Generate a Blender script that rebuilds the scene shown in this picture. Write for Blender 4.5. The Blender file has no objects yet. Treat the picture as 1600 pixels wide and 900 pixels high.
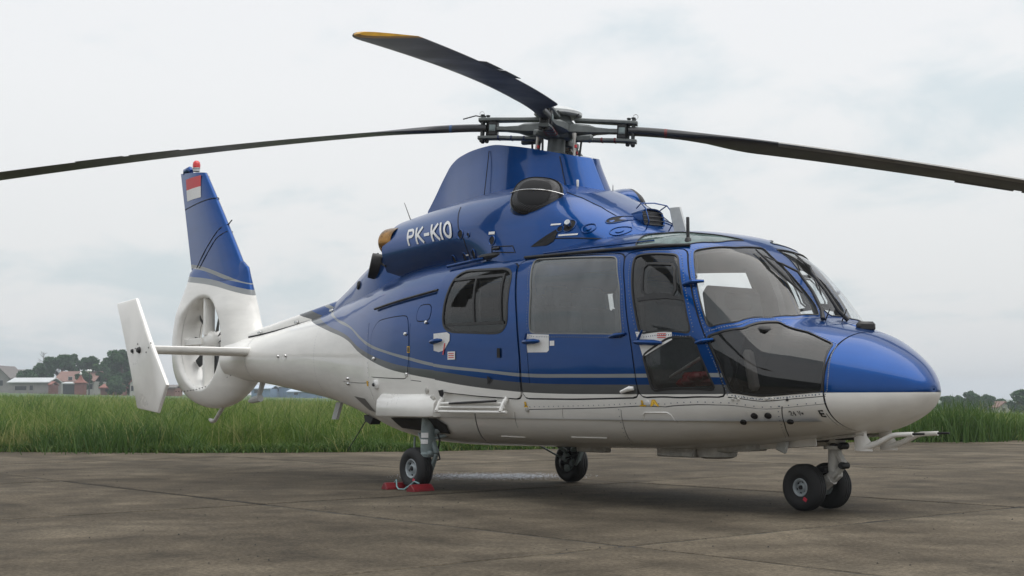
"""Blue and white helicopter parked on a concrete apron, tall grass and a village behind."""
import bpy, bmesh, math, random
import numpy as np
from mathutils import Vector, Matrix
from mathutils.geometry import delaunay_2d_cdt, tessellate_polygon
random.seed(7); rng=np.random.default_rng(7)
S=bpy.context.scene; C=S.collection
rad=math.radians

# ------------------------------------------------------------------ camera
CAM=np.array([9.20476,-8.20646,0.82767])
YAW,PITCH,ROLL=rad(50.23602),rad(4.63831),rad(-0.18590)
FW=np.array([-math.sin(YAW)*math.cos(PITCH),math.cos(YAW)*math.cos(PITCH),math.sin(PITCH)])
RT=np.array([math.cos(YAW),math.sin(YAW),0.0])
UP=np.cross(RT,FW)
RT2=RT*math.cos(ROLL)+UP*math.sin(ROLL); UP2=-RT*math.sin(ROLL)+UP*math.cos(ROLL)
cd=bpy.data.cameras.new('camera'); cam=bpy.data.objects.new('camera',cd); C.objects.link(cam)
M=Matrix.Identity(4)
for i in range(3):
    M[i][0]=RT2[i]; M[i][1]=UP2[i]; M[i][2]=-FW[i]; M[i][3]=CAM[i]
cam.matrix_world=M
cd.sensor_width=36; cd.lens=2123.5*36/1600; cd.clip_start=.1; cd.clip_end=6000
S.camera=cam
GF=np.array([-math.sin(YAW),math.cos(YAW)])          # level heading, used to lay out the far field
GR=RT[:2]
def far(u,d):
    """ground position d metres out along the heading of bearing u (tangent)"""
    p=CAM[:2]+GF*d+GR*d*u
    return p

# ------------------------------------------------------------------ world and sun
SUN_EL=rad(74); SUN_AZ=rad(30)      # azimuth counted from +X towards +Y
w=bpy.data.worlds.new('World'); S.world=w; w.use_nodes=True
nt=w.node_tree; nt.nodes.clear()
def N(nt,t,**k):
    n=nt.nodes.new(t)
    for a,b in k.items():
        if a=='inp':
            for i,v in b.items(): n.inputs[i].default_value=v
        else: setattr(n,a,b)
    return n
def L(nt,a,b): nt.links.new(a,b)
sky=N(nt,'ShaderNodeTexSky',sky_type='NISHITA',sun_disc=False,sun_elevation=SUN_EL,sun_rotation=rad(90)-SUN_AZ,air_density=1.4,dust_density=3.5)
mul=N(nt,'ShaderNodeVectorMath',operation='SCALE',inp={3:.13}); L(nt,sky.outputs[0],mul.inputs[0])
tc=N(nt,'ShaderNodeTexCoord')
sep=N(nt,'ShaderNodeSeparateXYZ'); L(nt,tc.outputs['Generated'],sep.inputs[0])
# overcast veil: brightness climbs from the horizon towards the zenith
el=N(nt,'ShaderNodeMath',operation='MAXIMUM',inp={1:0.0}); L(nt,sep.outputs[2],el.inputs[0])
vr=N(nt,'ShaderNodeValToRGB'); L(nt,el.outputs[0],vr.inputs[0])
cr=vr.color_ramp; cr.elements[0].position=0; cr.elements[0].color=(.755,.765,.775,1); cr.elements[1].position=1; cr.elements[1].color=(.97,.98,1.0,1)
for p,c in ((.08,(.81,.82,.825,1)),(.22,(.89,.895,.90,1)),(.45,(.90,.91,.93,1))):
    e=cr.elements.new(p); e.color=c
# cloud shapes projected on a high layer
zz=N(nt,'ShaderNodeMath',operation='ADD',inp={1:.34}); L(nt,el.outputs[0],zz.inputs[0])
dv=N(nt,'ShaderNodeVectorMath',operation='DIVIDE'); L(nt,tc.outputs['Generated'],dv.inputs[0])
cmb=N(nt,'ShaderNodeCombineXYZ'); 
for i in range(3): L(nt,zz.outputs[0],cmb.inputs[i])
L(nt,cmb.outputs[0],dv.inputs[1])
nz=N(nt,'ShaderNodeTexNoise',inp={'Scale':3.4,'Detail':9,'Roughness':.56,'Distortion':.25}); L(nt,dv.outputs[0],nz.inputs['Vector'])
nz2=N(nt,'ShaderNodeTexNoise',inp={'Scale':1.1,'Detail':3,'Roughness':.5}); L(nt,dv.outputs[0],nz2.inputs['Vector'])
mx=N(nt,'ShaderNodeMath',operation='MULTIPLY_ADD',inp={1:.45}); L(nt,nz2.outputs[0],mx.inputs[0]); 
ml=N(nt,'ShaderNodeMath',operation='MULTIPLY',inp={1:.55}); L(nt,nz.outputs[0],ml.inputs[0]); L(nt,ml.outputs[0],mx.inputs[2])
cl=N(nt,'ShaderNodeMapRange',inp={1:.38,2:.52,3:.0,4:1.0}); cl.interpolation_type='SMOOTHSTEP'; L(nt,mx.outputs[0],cl.inputs[0])
# thin places let the blue sky through, thick cloud is brighter
thin=N(nt,'ShaderNodeMapRange',inp={1:0,2:.55,3:.90,4:.92}); L(nt,cl.outputs[0],thin.inputs[0])
mixs=N(nt,'ShaderNodeMix',data_type='RGBA'); L(nt,thin.outputs[0],mixs.inputs[0]); L(nt,mul.outputs[0],mixs.inputs[6]); L(nt,vr.outputs[0],mixs.inputs[7])
br=N(nt,'ShaderNodeMapRange',inp={1:0,2:1,3:.975,4:1.055}); L(nt,cl.outputs[0],br.inputs[0])
tn=N(nt,'ShaderNodeMix',data_type='RGBA'); tn.inputs[6].default_value=(.86,.945,.98,1); tn.inputs[7].default_value=(1,1,1,1); L(nt,cl.outputs[0],tn.inputs[0])
tm=N(nt,'ShaderNodeVectorMath',operation='MULTIPLY'); L(nt,tn.outputs[2],tm.inputs[0]); L(nt,vr.outputs[0],tm.inputs[1]); L(nt,tm.outputs[0],mixs.inputs[7])
fin_=N(nt,'ShaderNodeVectorMath',operation='SCALE'); L(nt,mixs.outputs[2],fin_.inputs[0]); L(nt,br.outputs[0],fin_.inputs[3])
bg=N(nt,'ShaderNodeBackground',inp={1:1.0}); L(nt,fin_.outputs[0],bg.inputs[0])
wo=N(nt,'ShaderNodeOutputWorld'); L(nt,bg.outputs[0],wo.inputs[0])
sl=bpy.data.lights.new('sun','SUN'); sl.energy=2.2; sl.angle=rad(75); sl.color=(1,.965,.91)
so=bpy.data.objects.new('sun',sl); C.objects.link(so)
sd=Vector((math.cos(SUN_EL)*math.cos(SUN_AZ),math.cos(SUN_EL)*math.sin(SUN_AZ),math.sin(SUN_EL)))
so.rotation_euler=sd.to_track_quat('Z','Y').to_euler(); so.location=(0,0,30)
S.view_settings.view_transform='Standard'; S.view_settings.look='None'; S.view_settings.exposure=0; S.view_settings.gamma=1
S.render.engine='CYCLES'
S.cycles.max_bounces=8; S.cycles.transparent_max_bounces=16; S.cycles.volume_bounces=0
S.cycles.caustics_reflective=False; S.cycles.caustics_refractive=False

# ------------------------------------------------------------------ mesh helpers
def link(o,parent=None):
    C.objects.link(o)
    if parent is not None: o.parent=parent
    return o
def mkmesh(name,V,F,mats,parent=None,smooth=True,midx=None,normals=None,sharp=40):
    me=bpy.data.meshes.new(name)
    me.from_pydata([tuple(map(float,v)) for v in V],[],[tuple(map(int,f)) for f in F])
    for m in (mats if isinstance(mats,(list,tuple)) else [mats]): me.materials.append(m)
    n=len(me.polygons)
    if midx is not None: me.polygons.foreach_set('material_index',np.asarray(midx,np.int32)[:n])
    sm=np.ones(n,bool) if smooth is True else (np.zeros(n,bool) if smooth is False else np.asarray(smooth,bool))
    me.polygons.foreach_set('use_smooth',sm)
    me.update()
    if normals is not None: me.normals_split_custom_set(normals)
    elif smooth is not False and sharp: me.set_sharp_from_angle(angle=rad(sharp))
    o=bpy.data.objects.new(name,me)
    return link(o,parent)
def empty(name,loc=(0,0,0),parent=None):
    o=bpy.data.objects.new(name,None); o.location=loc; o.empty_display_size=.2
    return link(o,parent)
def tag(o,label=None,cat=None,group=None,kind=None):
    if label: o['label']=label
    if cat: o['category']=cat
    if group: o['group']=group
    if kind: o['kind']=kind
    return o
class MB:
    def __init__(s): s.v=[];s.f=[];s.m=[];s.s=[]
    def add(s,V,F,m=0,smooth=True):
        b=len(s.v); s.v+= [tuple(map(float,p)) for p in V]
        for f in F: s.f.append(tuple(int(i)+b for i in f)); s.m.append(m); s.s.append(smooth)
        return s
    def box(s,c,d,R=None,ch=.0,m=0):
        """box at c of size d, edges chamfered by ch, rotated by 3x3 R"""
        h=np.array(d,float)/2; ch=min(ch,h.min()*.95)
        V=[];F=[]
        if ch<=0:
            V=[(x,y,z) for x in(-h[0],h[0]) for y in(-h[1],h[1]) for z in(-h[2],h[2])]
            F=[(0,1,3,2),(4,6,7,5),(0,4,5,1),(2,3,7,6),(0,2,6,4),(1,5,7,3)]
        else:
            idx={}
            for sx in(-1,1):
                for sy in(-1,1):
                    for sz in(-1,1):
                        sg=np.array((sx,sy,sz))
                        for a in range(3):
                            p=sg*(h-ch); p[a]=sg[a]*h[a]
                            idx[(sx,sy,sz,a)]=len(V); V.append(tuple(p))
            def q(*k): F.append(tuple(idx[i] for i in k))
            for a in range(3):
                b,c2=(a+1)%3,(a+2)%3
                for sg in(-1,1):
                    def key(sb,sc,ax=a,sg=sg):
                        t=[0,0,0]; t[a]=sg;t[b]=sb;t[c2]=sc
                        return (t[0],t[1],t[2],a)
                    r=[key(-1,-1),key(1,-1),key(1,1),key(-1,1)]
                    q(*(r if sg>0 else r[::-1]))
            for a in range(3):
                b,c2=(a+1)%3,(a+2)%3
                for sb in(-1,1):
                    for sc in(-1,1):
                        def k2(sa,ax):
                            t=[0,0,0];t[a]=sa;t[b]=sb;t[c2]=sc
                            return (t[0],t[1],t[2],ax)
                        r=[k2(-1,b),k2(1,b),k2(1,c2),k2(-1,c2)]
                        q(*(r if sb*sc<0 else r[::-1]))
            for sx in(-1,1):
                for sy in(-1,1):
                    for sz in(-1,1):
                        r=[(sx,sy,sz,0),(sx,sy,sz,1),(sx,sy,sz,2)]
                        q(*(r if sx*sy*sz>0 else r[::-1]))
        V=np.array(V)
        if R is not None: V=V@np.array(R).T
        return s.add(V+np.array(c,float),F,m,False)
    def tube(s,pts,r,n=10,m=0,cap=True,flat=1.0):
        P=[Vector(p) for p in pts]; k=len(P)
        rr=r if isinstance(r,(list,tuple,np.ndarray)) else [r]*k
        V=[];F=[]
        t0=(P[1]-P[0]).normalized()
        a=t0.orthogonal().normalized() if abs(t0.z)>.95 else t0.cross(Vector((0,0,1))).normalized()
        for i in range(k):
            t=((P[i]-P[i-1]).normalized() if i>0 else Vector((0,0,0)))+((P[i+1]-P[i]).normalized() if i<k-1 else Vector((0,0,0)))
            t.normalize(); a=(a-t*a.dot(t)).normalized(); b=t.cross(a)
            for j in range(n):
                an=2*math.pi*j/n
                V.append(P[i]+(a*math.cos(an)+b*math.sin(an)*flat)*rr[i])
        for i in range(k-1):
            for j in range(n):
                F.append((i*n+j,i*n+(j+1)%n,(i+1)*n+(j+1)%n,(i+1)*n+j))
        if cap: F.append(tuple(range(n))[::-1]); F.append(tuple((k-1)*n+j for j in range(n)))
        return s.add(V,F,m)
    def lathe(s,prof,c,ax,n=24,m=0,ref=None):
        """profile [(radius, along)] turned about axis ax through c"""
        ax=Vector(ax).normalized(); a=ax.orthogonal().normalized() if ref is None else (Vector(ref)-ax*Vector(ref).dot(ax)).normalized(); b=ax.cross(a); c=Vector(c)
        V=[];F=[]
        for r,h in prof:
            for j in range(n):
                an=2*math.pi*j/n; V.append(c+ax*h+(a*math.cos(an)+b*math.sin(an))*max(r,1e-5))
        for i in range(len(prof)-1):
            for j in range(n): F.append((i*n+j,i*n+(j+1)%n,(i+1)*n+(j+1)%n,(i+1)*n+j))
        return s.add(V,F,m)
    def loft(s,rings,m=0,cap=True,close=True):
        n=len(rings[0]); V=[p for r in rings for p in r]; F=[]
        for i in range(len(rings)-1):
            for j in range(n if close else n-1):
                F.append((i*n+j,i*n+(j+1)%n,(i+1)*n+(j+1)%n,(i+1)*n+j))
        if cap: F.append(tuple(range(n))[::-1]); F.append(tuple((len(rings)-1)*n+j for j in range(n)))
        return s.add(V,F,m)
    def prism(s,poly,axis,lo,hi,m=0):
        """polygon in the plane normal to axis 0/1/2, extruded lo..hi"""
        def p3(p,h):
            q=[p[0],p[1]]; q.insert(axis,h); return q
        n=len(poly); V=[p3(p,lo) for p in poly]+[p3(p,hi) for p in poly]
        F=[tuple(range(n)),tuple(range(n,2*n))[::-1]]+[(i,i+n,(i+1)%n+n,(i+1)%n) for i in range(n)]
        return s.add(V,F,m,False)
    def build(s,name,mats,parent=None,sharp=40,fix=True):
        me=bpy.data.meshes.new(name); me.from_pydata(s.v,[],s.f)
        for m in (mats if isinstance(mats,(list,tuple)) else [mats]): me.materials.append(m)
        me.polygons.foreach_set('material_index',np.array(s.m,np.int32)); me.polygons.foreach_set('use_smooth',np.ones(len(s.f),bool))
        me.update()
        if fix:
            bm=bmesh.new(); bm.from_mesh(me); bmesh.ops.recalc_face_normals(bm,faces=bm.faces); bm.to_mesh(me); bm.free()
        me.set_sharp_from_angle(angle=rad(sharp))
        return link(bpy.data.objects.new(name,me),parent)
def rotm(axis,deg): return np.array(Matrix.Rotation(rad(deg),3,axis))

# ------------------------------------------------------------------ materials
def mat(name,col,rough=.5,metal=0,coat=0,noise=None,bump=None,spec=.5,**k):
    """principled surface; noise=(scale, amount, detail) varies the colour, bump=(scale, strength, distance)"""
    m=bpy.data.materials.new(name); m.use_nodes=True; t=m.node_tree; b=t.nodes['Principled BSDF']
    b.inputs['Base Color'].default_value=(*col,1); b.inputs['Roughness'].default_value=rough; b.inputs['Metallic'].default_value=metal
    b.inputs['Coat Weight'].default_value=coat; b.inputs['Coat Roughness'].default_value=k.get('coatr',.04); b.inputs['Specular IOR Level'].default_value=spec
    if noise or bump: tcn=N(t,'ShaderNodeTexCoord')
    if noise:
        nn=N(t,'ShaderNodeTexNoise',inp={'Scale':noise[0],'Detail':noise[2] if len(noise)>2 else 4,'Roughness':.6}); L(t,tcn.outputs['Object'],nn.inputs['Vector'])
        mr=N(t,'ShaderNodeMapRange',inp={1:.3,2:.7,3:1-noise[1],4:1+noise[1]}); L(t,nn.outputs[0],mr.inputs[0])
        sc=N(t,'ShaderNodeVectorMath',operation='SCALE'); sc.inputs[0].default_value=col; L(t,mr.outputs[0],sc.inputs[3]); L(t,sc.outputs[0],b.inputs['Base Color'])
        mr2=N(t,'ShaderNodeMapRange',inp={1:.3,2:.7,3:max(rough-.08,0),4:min(rough+.1,1)}); L(t,nn.outputs[0],mr2.inputs[0]); L(t,mr2.outputs[0],b.inputs['Roughness'])
    if bump:
        nb=N(t,'ShaderNodeTexNoise',inp={'Scale':bump[0],'Detail':bump[3] if len(bump)>3 else 3}); L(t,tcn.outputs['Object'],nb.inputs['Vector'])
        bp=N(t,'ShaderNodeBump',inp={'Strength':bump[1],'Distance':bump[2]}); L(t,nb.outputs[0],bp.inputs['Height']); L(t,bp.outputs[0],b.inputs['Normal'])
        if coat: L(t,bp.outputs[0],b.inputs['Coat Normal'])
    return m
BLUE=(.001,.050,.215); WHITE=(.86,.85,.82); STRIPE=(.27,.285,.29); DGREY=(.105,.11,.115)
def paint_finish(t,b,dirt=True):
    b.inputs['Coat Weight'].default_value=.6; b.inputs['Coat Roughness'].default_value=.05
    tcn=N(t,'ShaderNodeTexCoord')
    nb=N(t,'ShaderNodeTexNoise',inp={'Scale':2.3,'Detail':1.5}); L(t,tcn.outputs['Object'],nb.inputs['Vector'])
    bp=N(t,'ShaderNodeBump',inp={'Strength':.16,'Distance':.03}); L(t,nb.outputs[0],bp.inputs['Height'])
    L(t,bp.outputs[0],b.inputs['Coat Normal'])
    return tcn
def curve_node(t,pts,lo,hi,zlo,zhi,src):
    """height of a paint line as a function of station x, as a curve"""
    mr=N(t,'ShaderNodeMapRange',inp={1:lo,2:hi,3:0,4:1}); L(t,src,mr.inputs[0])
    fc=N(t,'ShaderNodeFloatCurve'); cv=fc.mapping.curves[0]
    P=[((x-lo)/(hi-lo),(z-zlo)/(zhi-zlo)) for x,z in pts]
    while len(cv.points)<len(P): cv.points.new(.5,.5)
    for p,(a,b2) in zip(cv.points,sorted(P)): p.location=(a,b2); p.handle_type='AUTO_CLAMPED'
    fc.mapping.use_clip=False; fc.mapping.update()
    L(t,mr.outputs[0],fc.inputs['Value'])
    o=N(t,'ShaderNodeMapRange',inp={1:0,2:1,3:zlo,4:zhi}); L(t,fc.outputs[0],o.inputs[0])
    return o.outputs[0]
def layered_paint(name,lines,lo,hi,zlo,zhi,cols):
    """colour bands stacked by height: cols[0] below lines[0], cols[1] between lines 0 and 1, ..."""
    m=bpy.data.materials.new(name); m.use_nodes=True; t=m.node_tree; b=t.nodes['Principled BSDF']
    tcn=paint_finish(t,b); sp=N(t,'ShaderNodeSeparateXYZ'); L(t,tcn.outputs['Object'],sp.inputs[0])
    cur=None; metal=None
    for i,ln in enumerate(lines):
        h=curve_node(t,ln,lo,hi,zlo,zhi,sp.outputs[0])
        gt=N(t,'ShaderNodeMath',operation='GREATER_THAN'); L(t,sp.outputs[2],gt.inputs[0]); L(t,h,gt.inputs[1])
        mxn=N(t,'ShaderNodeMix',data_type='RGBA'); L(t,gt.outputs[0],mxn.inputs[0])
        if cur is None: mxn.inputs[6].default_value=(*cols[0],1)
        else: L(t,cur,mxn.inputs[6])
        mxn.inputs[7].default_value=(*cols[i+1],1); cur=mxn.outputs[2]
        mm=N(t,'ShaderNodeMix',data_type='FLOAT'); L(t,gt.outputs[0],mm.inputs[0])
        if metal is None: mm.inputs[2].default_value=0
        else: L(t,metal,mm.inputs[2])
        mm.inputs[3].default_value=.66 if cols[i+1]==BLUE else (.0 if cols[i+1]==WHITE else .2); metal=mm.outputs[0]
    # grime: faint streaks running down and back
    mp=N(t,'ShaderNodeMapping'); mp.inputs['Scale'].default_value=(.7,2,3.5); L(t,tcn.outputs['Object'],mp.inputs[0])
    nn=N(t,'ShaderNodeTexNoise',inp={'Scale':2.4,'Detail':7,'Roughness':.65}); L(t,mp.outputs[0],nn.inputs['Vector'])
    mr=N(t,'ShaderNodeMapRange',inp={1:.32,2:.66,3:.91,4:1.02}); L(t,nn.outputs[0],mr.inputs[0])
    sc=N(t,'ShaderNodeVectorMath',operation='SCALE'); L(t,cur,sc.inputs[0]); L(t,mr.outputs[0],sc.inputs[3])
    L(t,sc.outputs[0],b.inputs['Base Color']); L(t,metal,b.inputs['Metallic'])
    b.inputs['Roughness'].default_value=.30; b.inputs['Specular IOR Level'].default_value=.02; b.inputs['Coat IOR'].default_value=1.5
    return m
PAINT_LINES=[[(-6.5, 2.6), (-5.2, 2.05), (-4.55, 1.84), (-3.75, 1.67), (-3.059, 1.543), (-2.377, 1.413), (-2.053, 1.286), (-1.778, 1.204), (-1.359, 1.108), (-0.993, 1.054), (-0.507, 0.995), (-0.085, 0.941), (0.456, 0.893), (0.835, 0.87), (1.855, 0.855), (2.584, 0.852), (3.0, 0.857), (4.5, 0.86)], [(-6.5, 2.9), (-5.0, 2.15), (-4.15, 1.85), (-3.12, 1.601), (-2.392, 1.459), (-2.111, 1.352), (-1.779, 1.259), (-1.294, 1.161), (-0.992, 1.119), (-0.514, 1.075), (0.202, 0.997), (0.718, 0.954), (1.326, 0.935), (1.971, 0.926), (2.737, 0.919), (2.9, 0.9), (3.0, 0.858), (4.5, 0.861)], [(-6.5, 3.1), (-4.8, 2.15), (-3.75, 1.85), (-2.747, 1.609), (-2.331, 1.528), (-2.035, 1.412), (-1.782, 1.327), (-1.36, 1.247), (-0.993, 1.183), (-0.514, 1.109), (0.204, 1.046), (0.721, 1.001), (1.331, 0.987), (1.956, 0.979), (2.74, 0.971), (2.9, 0.94), (3.0, 0.859), (4.5, 0.862)], [(-6.5, 3.2), (-4.7, 2.15), (-3.6, 1.85), (-2.948, 1.674), (-2.417, 1.571), (-1.784, 1.358), (-1.36, 1.271), (-0.993, 1.212), (-0.513, 1.137), (0.205, 1.07), (0.723, 1.029), (1.332, 1.015), (1.958, 1.007), (2.74, 1.001), (2.9, 0.96), (3.0, 0.86), (4.5, 0.863)]]
m_paint=layered_paint('hull_paint',PAINT_LINES,-7,5,0,4,[WHITE,DGREY,BLUE,STRIPE,BLUE])
m_fin=layered_paint('fin_paint',[[(-9, 2.55), (-7.165, 2.358), (-6.502, 2.272), (-5.99, 2.174), (-5.63, 2.097), (-5.0, 1.95)], [(-9, 2.63), (-7.186, 2.435), (-6.504, 2.346), (-5.992, 2.238), (-5.664, 2.17), (-5.0, 2.0)], [(-9, 2.75), (-7.209, 2.547), (-6.682, 2.457), (-6.162, 2.33), (-5.714, 2.244), (-5.0, 2.05)], [(-9, 2.8), (-7.21, 2.597), (-6.684, 2.507), (-6.163, 2.379), (-5.763, 2.271), (-5.0, 2.1)]],-9,-4,0,5,[WHITE,STRIPE,BLUE,STRIPE,BLUE])
m_blue=layered_paint('blue_paint',[[(-9,-5),(9,-5)]],-9,9,-6,6,[WHITE,BLUE])
m_white=mat('white_paint',WHITE,.32,coat=.35,noise=(3,.07,6),bump=(3,.05,.02))
m_seam=mat('dark_gap',(.012,.012,.014),.8)
m_rubber=mat('black_rubber',(.013,.013,.014),.45,noise=(12,.2))
m_lining=mat('cabin_lining_grey',(.10,.10,.103),.8,noise=(6,.15))
m_seat=mat('seat_fabric_grey',(.07,.074,.078),.85,noise=(30,.2))
m_dark=mat('black_plastic',(.015,.015,.017),.5,noise=(14,.25))
m_tyre=mat('tyre_rubber',(.016,.016,.017),.7,noise=(16,.35,6),bump=(60,.2,.002))
m_rim=mat('wheel_grey',(.36,.40,.42),.45,metal=.1,noise=(14,.25,6))
m_gear=mat('gear_green_grey',(.22,.27,.275),.42,noise=(11,.25,6),bump=(40,.1,.002))
m_gearw=mat('gear_pale_grey',(.50,.49,.46),.5,noise=(14,.25,6))
m_steel=mat('polished_steel',(.6,.6,.6),.25,metal=1,noise=(20,.15))
m_rotor=mat('rotor_grey',(.13,.145,.145),.48,noise=(12,.25,6))
m_rotord=mat('rotor_dark',(.035,.038,.04),.5,noise=(16,.3,6))
m_red=mat('red_paint',(.20,.010,.017),.5,noise=(18,.25,6))
m_yellow=mat('yellow_paint',(.62,.33,.02),.45,noise=(20,.2))
m_label=mat('label_white',(.78,.78,.78),.5,noise=(60,.06))
m_labelr=mat('label_red',(.6,.05,.06),.5)
m_letter=mat('letter_white',(.78,.79,.80),.4,coat=.5)
m_black=mat('letter_black',(.01,.01,.01),.5)
m_orange=mat('marking_yellow',(.75,.45,.03),.5)
m_bronze=mat('heat_stained_metal',(.36,.19,.06),.3,metal=.9,noise=(9,.55,6))
m_soot_shade=mat('soot_and_shade_metal',(.03,.028,.027),.6,metal=.4,noise=(8,.4))
m_rope=mat('rope_teal',(.22,.36,.38),.8)
m_ant=mat('antenna_grey',(.55,.57,.57),.45,noise=(20,.08))
# dark wire mesh of the intake covers
m_mesh=mat('wire_mesh',(.02,.021,.025),.5,metal=.3,coat=.15,coatr=.2)
t=m_mesh.node_tree; b=t.nodes['Principled BSDF']; tcn=N(t,'ShaderNodeTexCoord')
ck=N(t,'ShaderNodeTexChecker',inp={'Scale':110.0}); L(t,tcn.outputs['Object'],ck.inputs['Vector']); ck.inputs[1].default_value=(.055,.055,.06,1); ck.inputs[2].default_value=(.008,.008,.01,1)
L(t,ck.outputs[0],b.inputs['Base Color'])
def glass_mat(name,tint,refl,haze,hazecol=(.35,.36,.36)):
    m=bpy.data.materials.new(name); m.use_nodes=True; t=m.node_tree; t.nodes.clear()
    tr=N(t,'ShaderNodeBsdfTransparent'); tr.inputs[0].default_value=(*tint,1)
    gl=N(t,'ShaderNodeBsdfGlossy',inp={'Roughness':.03}); gl.inputs[0].default_value=(1,1,1,1)
    df=N(t,'ShaderNodeBsdfDiffuse'); df.inputs[0].default_value=(*hazecol,1)
    tcn=N(t,'ShaderNodeTexCoord')
    mp=N(t,'ShaderNodeMapping'); mp.inputs['Scale'].default_value=(1.5,1.5,.5); L(t,tcn.outputs['Object'],mp.inputs[0])
    nn=N(t,'ShaderNodeTexNoise',inp={'Scale':5,'Detail':6,'Roughness':.6}); L(t,mp.outputs[0],nn.inputs['Vector'])
    hz=N(t,'ShaderNodeMapRange',inp={1:.3,2:.7,3:haze*.5,4:haze*1.5}); L(t,nn.outputs[0],hz.inputs[0])
    m1=N(t,'ShaderNodeMixShader'); L(t,hz.outputs[0],m1.inputs[0]); L(t,tr.outputs[0],m1.inputs[1]); L(t,df.outputs[0],m1.inputs[2])
    lw=N(t,'ShaderNodeLayerWeight',inp={'Blend':.5}); pw_=N(t,'ShaderNodeMath',operation='POWER',inp={1:4.5}); L(t,lw.outputs['Facing'],pw_.inputs[0]); fm=N(t,'ShaderNodeMath',operation='MULTIPLY_ADD',inp={1:.9,2:.04*refl}); fm.use_clamp=True; L(t,pw_.outputs[0],fm.inputs[0])   # both faces of a thin pane
    nb=N(t,'ShaderNodeTexNoise',inp={'Scale':1.8,'Detail':1}); L(t,tcn.outputs['Object'],nb.inputs['Vector'])
    bp=N(t,'ShaderNodeBump',inp={'Strength':.12,'Distance':.04}); L(t,nb.outputs[0],bp.inputs['Height']); L(t,bp.outputs[0],gl.inputs['Normal'])
    m2=N(t,'ShaderNodeMixShader'); L(t,fm.outputs[0],m2.inputs[0]); L(t,m1.outputs[0],m2.inputs[1]); L(t,gl.outputs[0],m2.inputs[2])
    o=N(t,'ShaderNodeOutputMaterial'); L(t,m2.outputs[0],o.inputs[0])
    return m
m_glass=glass_mat('clear_window',(.93,.95,.95),1.1,.06)
m_glassd=glass_mat('tinted_window',(.50,.51,.51),1.1,.02)
m_glassk=glass_mat('dark_tinted_window',(.30,.30,.31),1.3,.02)
m_trim=mat('window_trim_grey',(.20,.205,.20),.5)
m_glassc=glass_mat('dusty_window',(.70,.72,.71),2.0,.20,(.22,.25,.27))
m_glassg=glass_mat('green_roof_window',(.30,.42,.40),1.0,.75,(.15,.21,.20))

# ------------------------------------------------------------------ hull shape
def pchip(xs, ys, x):
    """monotone cubic interpolation of a table"""
    xs=np.asarray(xs,float); ys=np.asarray(ys,float); x=np.asarray(x,float)
    h=np.diff(xs); d=np.diff(ys)/h
    m=np.zeros(len(xs)); m[0]=d[0]; m[-1]=d[-1]
    for i in range(1,len(xs)-1):
        if d[i-1]*d[i]>0:
            w1=2*h[i]+h[i-1]; w2=h[i]+2*h[i-1]
            m[i]=(w1+w2)/(w1/d[i-1]+w2/d[i])
    k=np.clip(np.searchsorted(xs,x)-1,0,len(xs)-2)
    t=(np.clip(x,xs[0],xs[-1])-xs[k])/h[k]
    t2=t*t; t3=t2*t
    return (2*t3-3*t2+1)*ys[k]+(t3-2*t2+t)*h[k]*m[k]+(-2*t3+3*t2)*ys[k+1]+(t3-t2)*h[k]*m[k+1]
# hull stations: x, half width, top, widest height, bottom, upper exponent, lower exponent
TIP=3.865
HULL=np.array([
(3.865,0,.88,.88,.88,2.0,2.0),
(3.825,.142,.972,.875,.795,2.05,2.05),
(3.74,.270,1.072,.87,.712,2.1,2.1),
(3.57,.440,1.197,.87,.632,2.15,2.2),
(3.40,.580,1.285,.88,.580,2.2,2.3),
(3.20,.690,1.350,.90,.552,2.25,2.4),
(3.00,.785,1.405,.93,.530,2.3,2.65),
(2.94,.810,1.455,.95,.523,2.32,2.7),
(2.82,.855,1.610,1.0,.508,2.35,2.9),
(2.68,.900,1.780,1.05,.492,2.4,3.1),
(2.47,.950,1.960,1.12,.470,2.6,3.5),
(2.20,.985,2.095,1.18,.445,2.9,3.5),
(1.90,1.00,2.150,1.2,.425,3.1,3.5),
(1.0,1.01,2.180,1.2,.410,3.2,3.5),
(0,1.01,2.180,1.2,.400,3.2,3.5),
(-.6,1.0,2.170,1.2,.395,3.1,3.5),
(-1.2,.955,2.150,1.2,.405,3.0,3.2),
(-1.8,.86,2.10,1.2,.46,2.8,2.8),
(-2.4,.73,2.02,1.22,.57,2.5,2.4),
(-3.0,.58,1.92,1.25,.70,2.3,2.3),
(-3.6,.46,1.80,1.28,.81,2.2,2.2),
(-4.4,.37,1.70,1.29,.915,2.1,2.1),
(-5.2,.30,1.62,1.30,1.01,2.0,2.0),
(-6.0,.25,1.57,1.31,1.07,2.0,2.0)])
def hull_at(x):
    s=np.sqrt(np.maximum(TIP-np.asarray(x,float),0)); ss=np.sqrt(TIP-HULL[:,0])
    return [pchip(ss,HULL[:,i],s) for i in range(1,7)]
def hull(x,th):
    """right half of the hull: station x, girth angle th from -pi/2 (keel) to pi/2 (roof)"""
    x,th=np.broadcast_arrays(np.asarray(x,float),np.asarray(th,float))
    w,zt,zc,zb,nu,nl=hull_at(x)
    up=th>=0
    h=np.maximum(np.where(up,zt-zc,zc-zb),1e-6); n=np.where(up,nu,nl); w=np.maximum(w,1e-6)
    c=np.abs(np.cos(th)); s=np.abs(np.sin(th))
    r=((c/w)**n+(s/h)**n)**(-1/n)
    return np.stack([x,-r*c,zc+r*np.sin(th)],-1)
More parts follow.
